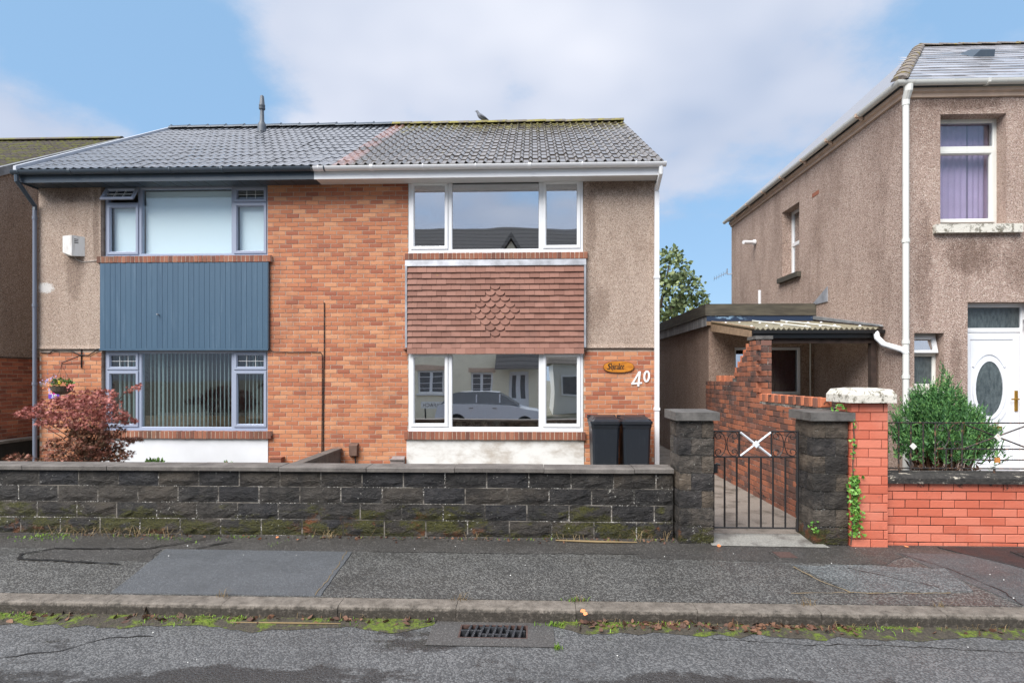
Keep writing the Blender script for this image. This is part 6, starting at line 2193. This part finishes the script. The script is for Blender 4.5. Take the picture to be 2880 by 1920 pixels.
tag(MB().tube([(-2.3, 4.24, -.125), (-1.8, 4.23, -.12), (-1.45, 4.245, -.125)], [.004, .008, .004], 5).build('fallen_stalk', 'straw'), 'long dry stalk lying in the mossy road channel', 'stalk')

# ================================================================== ACROSS THE STREET (seen only mirrored in the windows)
tag(box('far_ground', 'garden', None, -60, 60, -60, -4.4, -.62, -.42), kind='structure')
op = thing('opposite_house', (-4, -7, -.45), 'cream rendered house across the street, mirrored in the windows of number 40', 'house')
YO = -7.0
wins_ = [(-5.4, -4.1, .95, 2.05), (-2.9, -1.85, .98, 1.95), (-8.2, -7.0, .95, 2.05)]
holed('y', YO, YO - .3, -11, .5, -.5, 4.9, wins_ + [(-1.05, -.15, -.4, 1.98)], 'cream_render', 'front_wall', op)
holed('x', .5, .2, YO - 6, YO - .301, -.5, 4.9, [], 'cream_render', 'side_wall', op)
box('inner_wall', 'interior_dark', op, -11, .19, YO - 3, YO - 2.9, -.5, 4.9)
for (a_, b_, c_, d_) in wins_:
    m = MB().ring(a_, b_, c_, d_, [(0, YO - .1), (.09, YO - .1), (.09, YO - .15), (0, YO - .15)]).box((a_ + b_) / 2 - .06, (a_ + b_) / 2 + .06, YO - .149, YO - .095, c_ + .08, d_ - .08)
    o = m.build('window', 'upvc_white', op)
    box('pane', 'car_glass', o, a_ + .08, b_ - .08, YO - .14, YO - .13, c_ + .08, d_ - .08)
    for i in range(1, 4):
        z = c_ + (d_ - c_) * i / 4
        box('glazing_bar', 'upvc_white', o, a_ + .08, b_ - .08, YO - .128, YO - .122, z - .012, z + .012)
    box('window_sill', 'upvc_white', op, a_ - .08, b_ + .08, YO - .05, YO + .08, c_ - .09, c_ - .01)
    box('lintel', 'stone_cornice', op, a_ - .12, b_ + .12, YO - .05, YO + .03, d_ + .01, d_ + .22)
dd = box('door', 'door_white', op, -1.05, -.15, YO - .15, YO - .1, -.4, 1.98)
for x in (-.9, -.5):
    box('pane', 'car_glass', dd, x, x + .2, YO - .099, YO - .095, .7, 1.8)
MB().prism([(YO - .0, 2.9), (YO + .0, 2.75), (YO + .9, 2.08), (YO + .9, 2.2)], 'x', -1.7, .4).build('porch_roof', 'opp_roof', op)
MB().prism([(YO + .5, 4.75), (YO - 3.2, 9.5), (YO - 7, 4.75)], 'x', -11.2, 2.6).build('roof', 'opp_roof', op)
MB().prism([(-3.0, 4.9), (1.0, 4.9), (-1.0, 8.1)], 'y', YO - 2.2, YO + .05).build('gable', 'cream_render', op)
MB().prism([(-3.3, 4.75), (-1.0, 8.45), (1.3, 4.75), (1.15, 4.75), (-1.0, 8.2), (-3.15, 4.75)], 'y', YO - 2.4, YO + .25).build('gable_roof', 'opp_roof', op)
o2 = thing('far_house', (4, -14, -.45), 'pale bungalow farther across the street, mirrored in a narrow window', 'house')
box('wall', 'upvc_cream', o2, 1.2, 9, -20, -13, -.5, 2.6)
MB().prism([(-12.7, 2.5), (-16.5, 4.6), (-20.3, 2.5)], 'x', .9, 9.3).build('roof', 'opp_roof', o2)
m = MB().ring(1.6, 2.9, .6, 1.9, [(0, -12.98), (.1, -12.98), (.1, -12.9), (0, -12.9)])
o = m.build('window', 'upvc_white', o2)
box('pane', 'car_glass', o, 1.65, 2.85, -12.99, -12.96, .65, 1.85)
# parked car facing +X
ca = thing('parked_car', (-1.6, -3.3, -.42), 'silver sport utility car parked across the street, mirrored in the window', 'car')
cx0, g0 = -3.75, -.40
prof = [(.02, .42), (.0, .62), (.08, .98), (.30, 1.06), (3.0, 1.0), (3.95, .86), (4.25, .70), (4.28, .40), (4.15, .28), (.12, .28)]
cab = [(.18, 1.03), (.55, 1.48), (.9, 1.56), (2.0, 1.57), (2.45, 1.50), (3.25, 1.02)]
for nm, pr, mt, ya, yb, ins in (('body', prof, 'car_paint', -4.2, -2.4, 0), ('cabin', cab, 'car_glass', -4.08, -2.52, .16)):
    n = len(pr)
    vs = []
    for yy, q in ((yb, 1), (ya, -1)):
        for (x, z) in pr:
            k = ins * max(0, (z - 1.0) / .5)
            vs.append((cx0 + x, yy - q * k, g0 + z))
    MB().add(vs, [tuple(range(n)), tuple(range(2 * n - 1, n - 1, -1))] + [(i, n + i, n + (i + 1) % n, (i + 1) % n) for i in range(n)]).build(nm, mt, ca)
MB().add([(cx0 + x, y, g0 + z) for y in (-2.72, -3.88) for x, z in ((.5, 1.47), (.9, 1.575), (2.0, 1.585), (2.5, 1.51))], [(0, 1, 5, 4), (1, 2, 6, 5), (2, 3, 7, 6)]).build('car_roof', 'car_paint', ca)
for x in (.85, 3.45):
    for yy in (-2.5, -4.1):
        wv = MB().tube([(cx0 + x, yy - .1, g0 + .34), (cx0 + x, yy + .105, g0 + .34)], .34, 24).build('wheel', 'tyre', ca)
        MB().tube([(cx0 + x, yy - .11, g0 + .34), (cx0 + x, yy + .115, g0 + .34)], .21, 16).build('rim', 'rim', wv)
for x in (1.55, 2.5):
    box('door_pillar', 'car_paint', ca, cx0 + x, cx0 + x + .05, -2.6, -2.55, g0 + 1.0, g0 + 1.45)
    box('door_handle', 'rim', ca, cx0 + x - .25, cx0 + x - .08, -2.4, -2.38, g0 + .88, g0 + .91)
ss = thing('street_sign', (-4.4, -5.6, -.42), 'white street name plate reading GILFACH on short posts, mirrored in the window', 'sign')
box('plate', 'street_sign', ss, -4.95, -3.85, -5.62, -5.60, .28, .60)
for x in (-4.75, -4.05):
    box('post', 'black_paint', ss, x - .03, x + .03, -5.68, -5.625, -.45, .55)
put('lettering', text_mesh('GILFACH', .22, 'ink'), ss, (-4.4, -5.597, .36), (R(90), 0, R(180)))
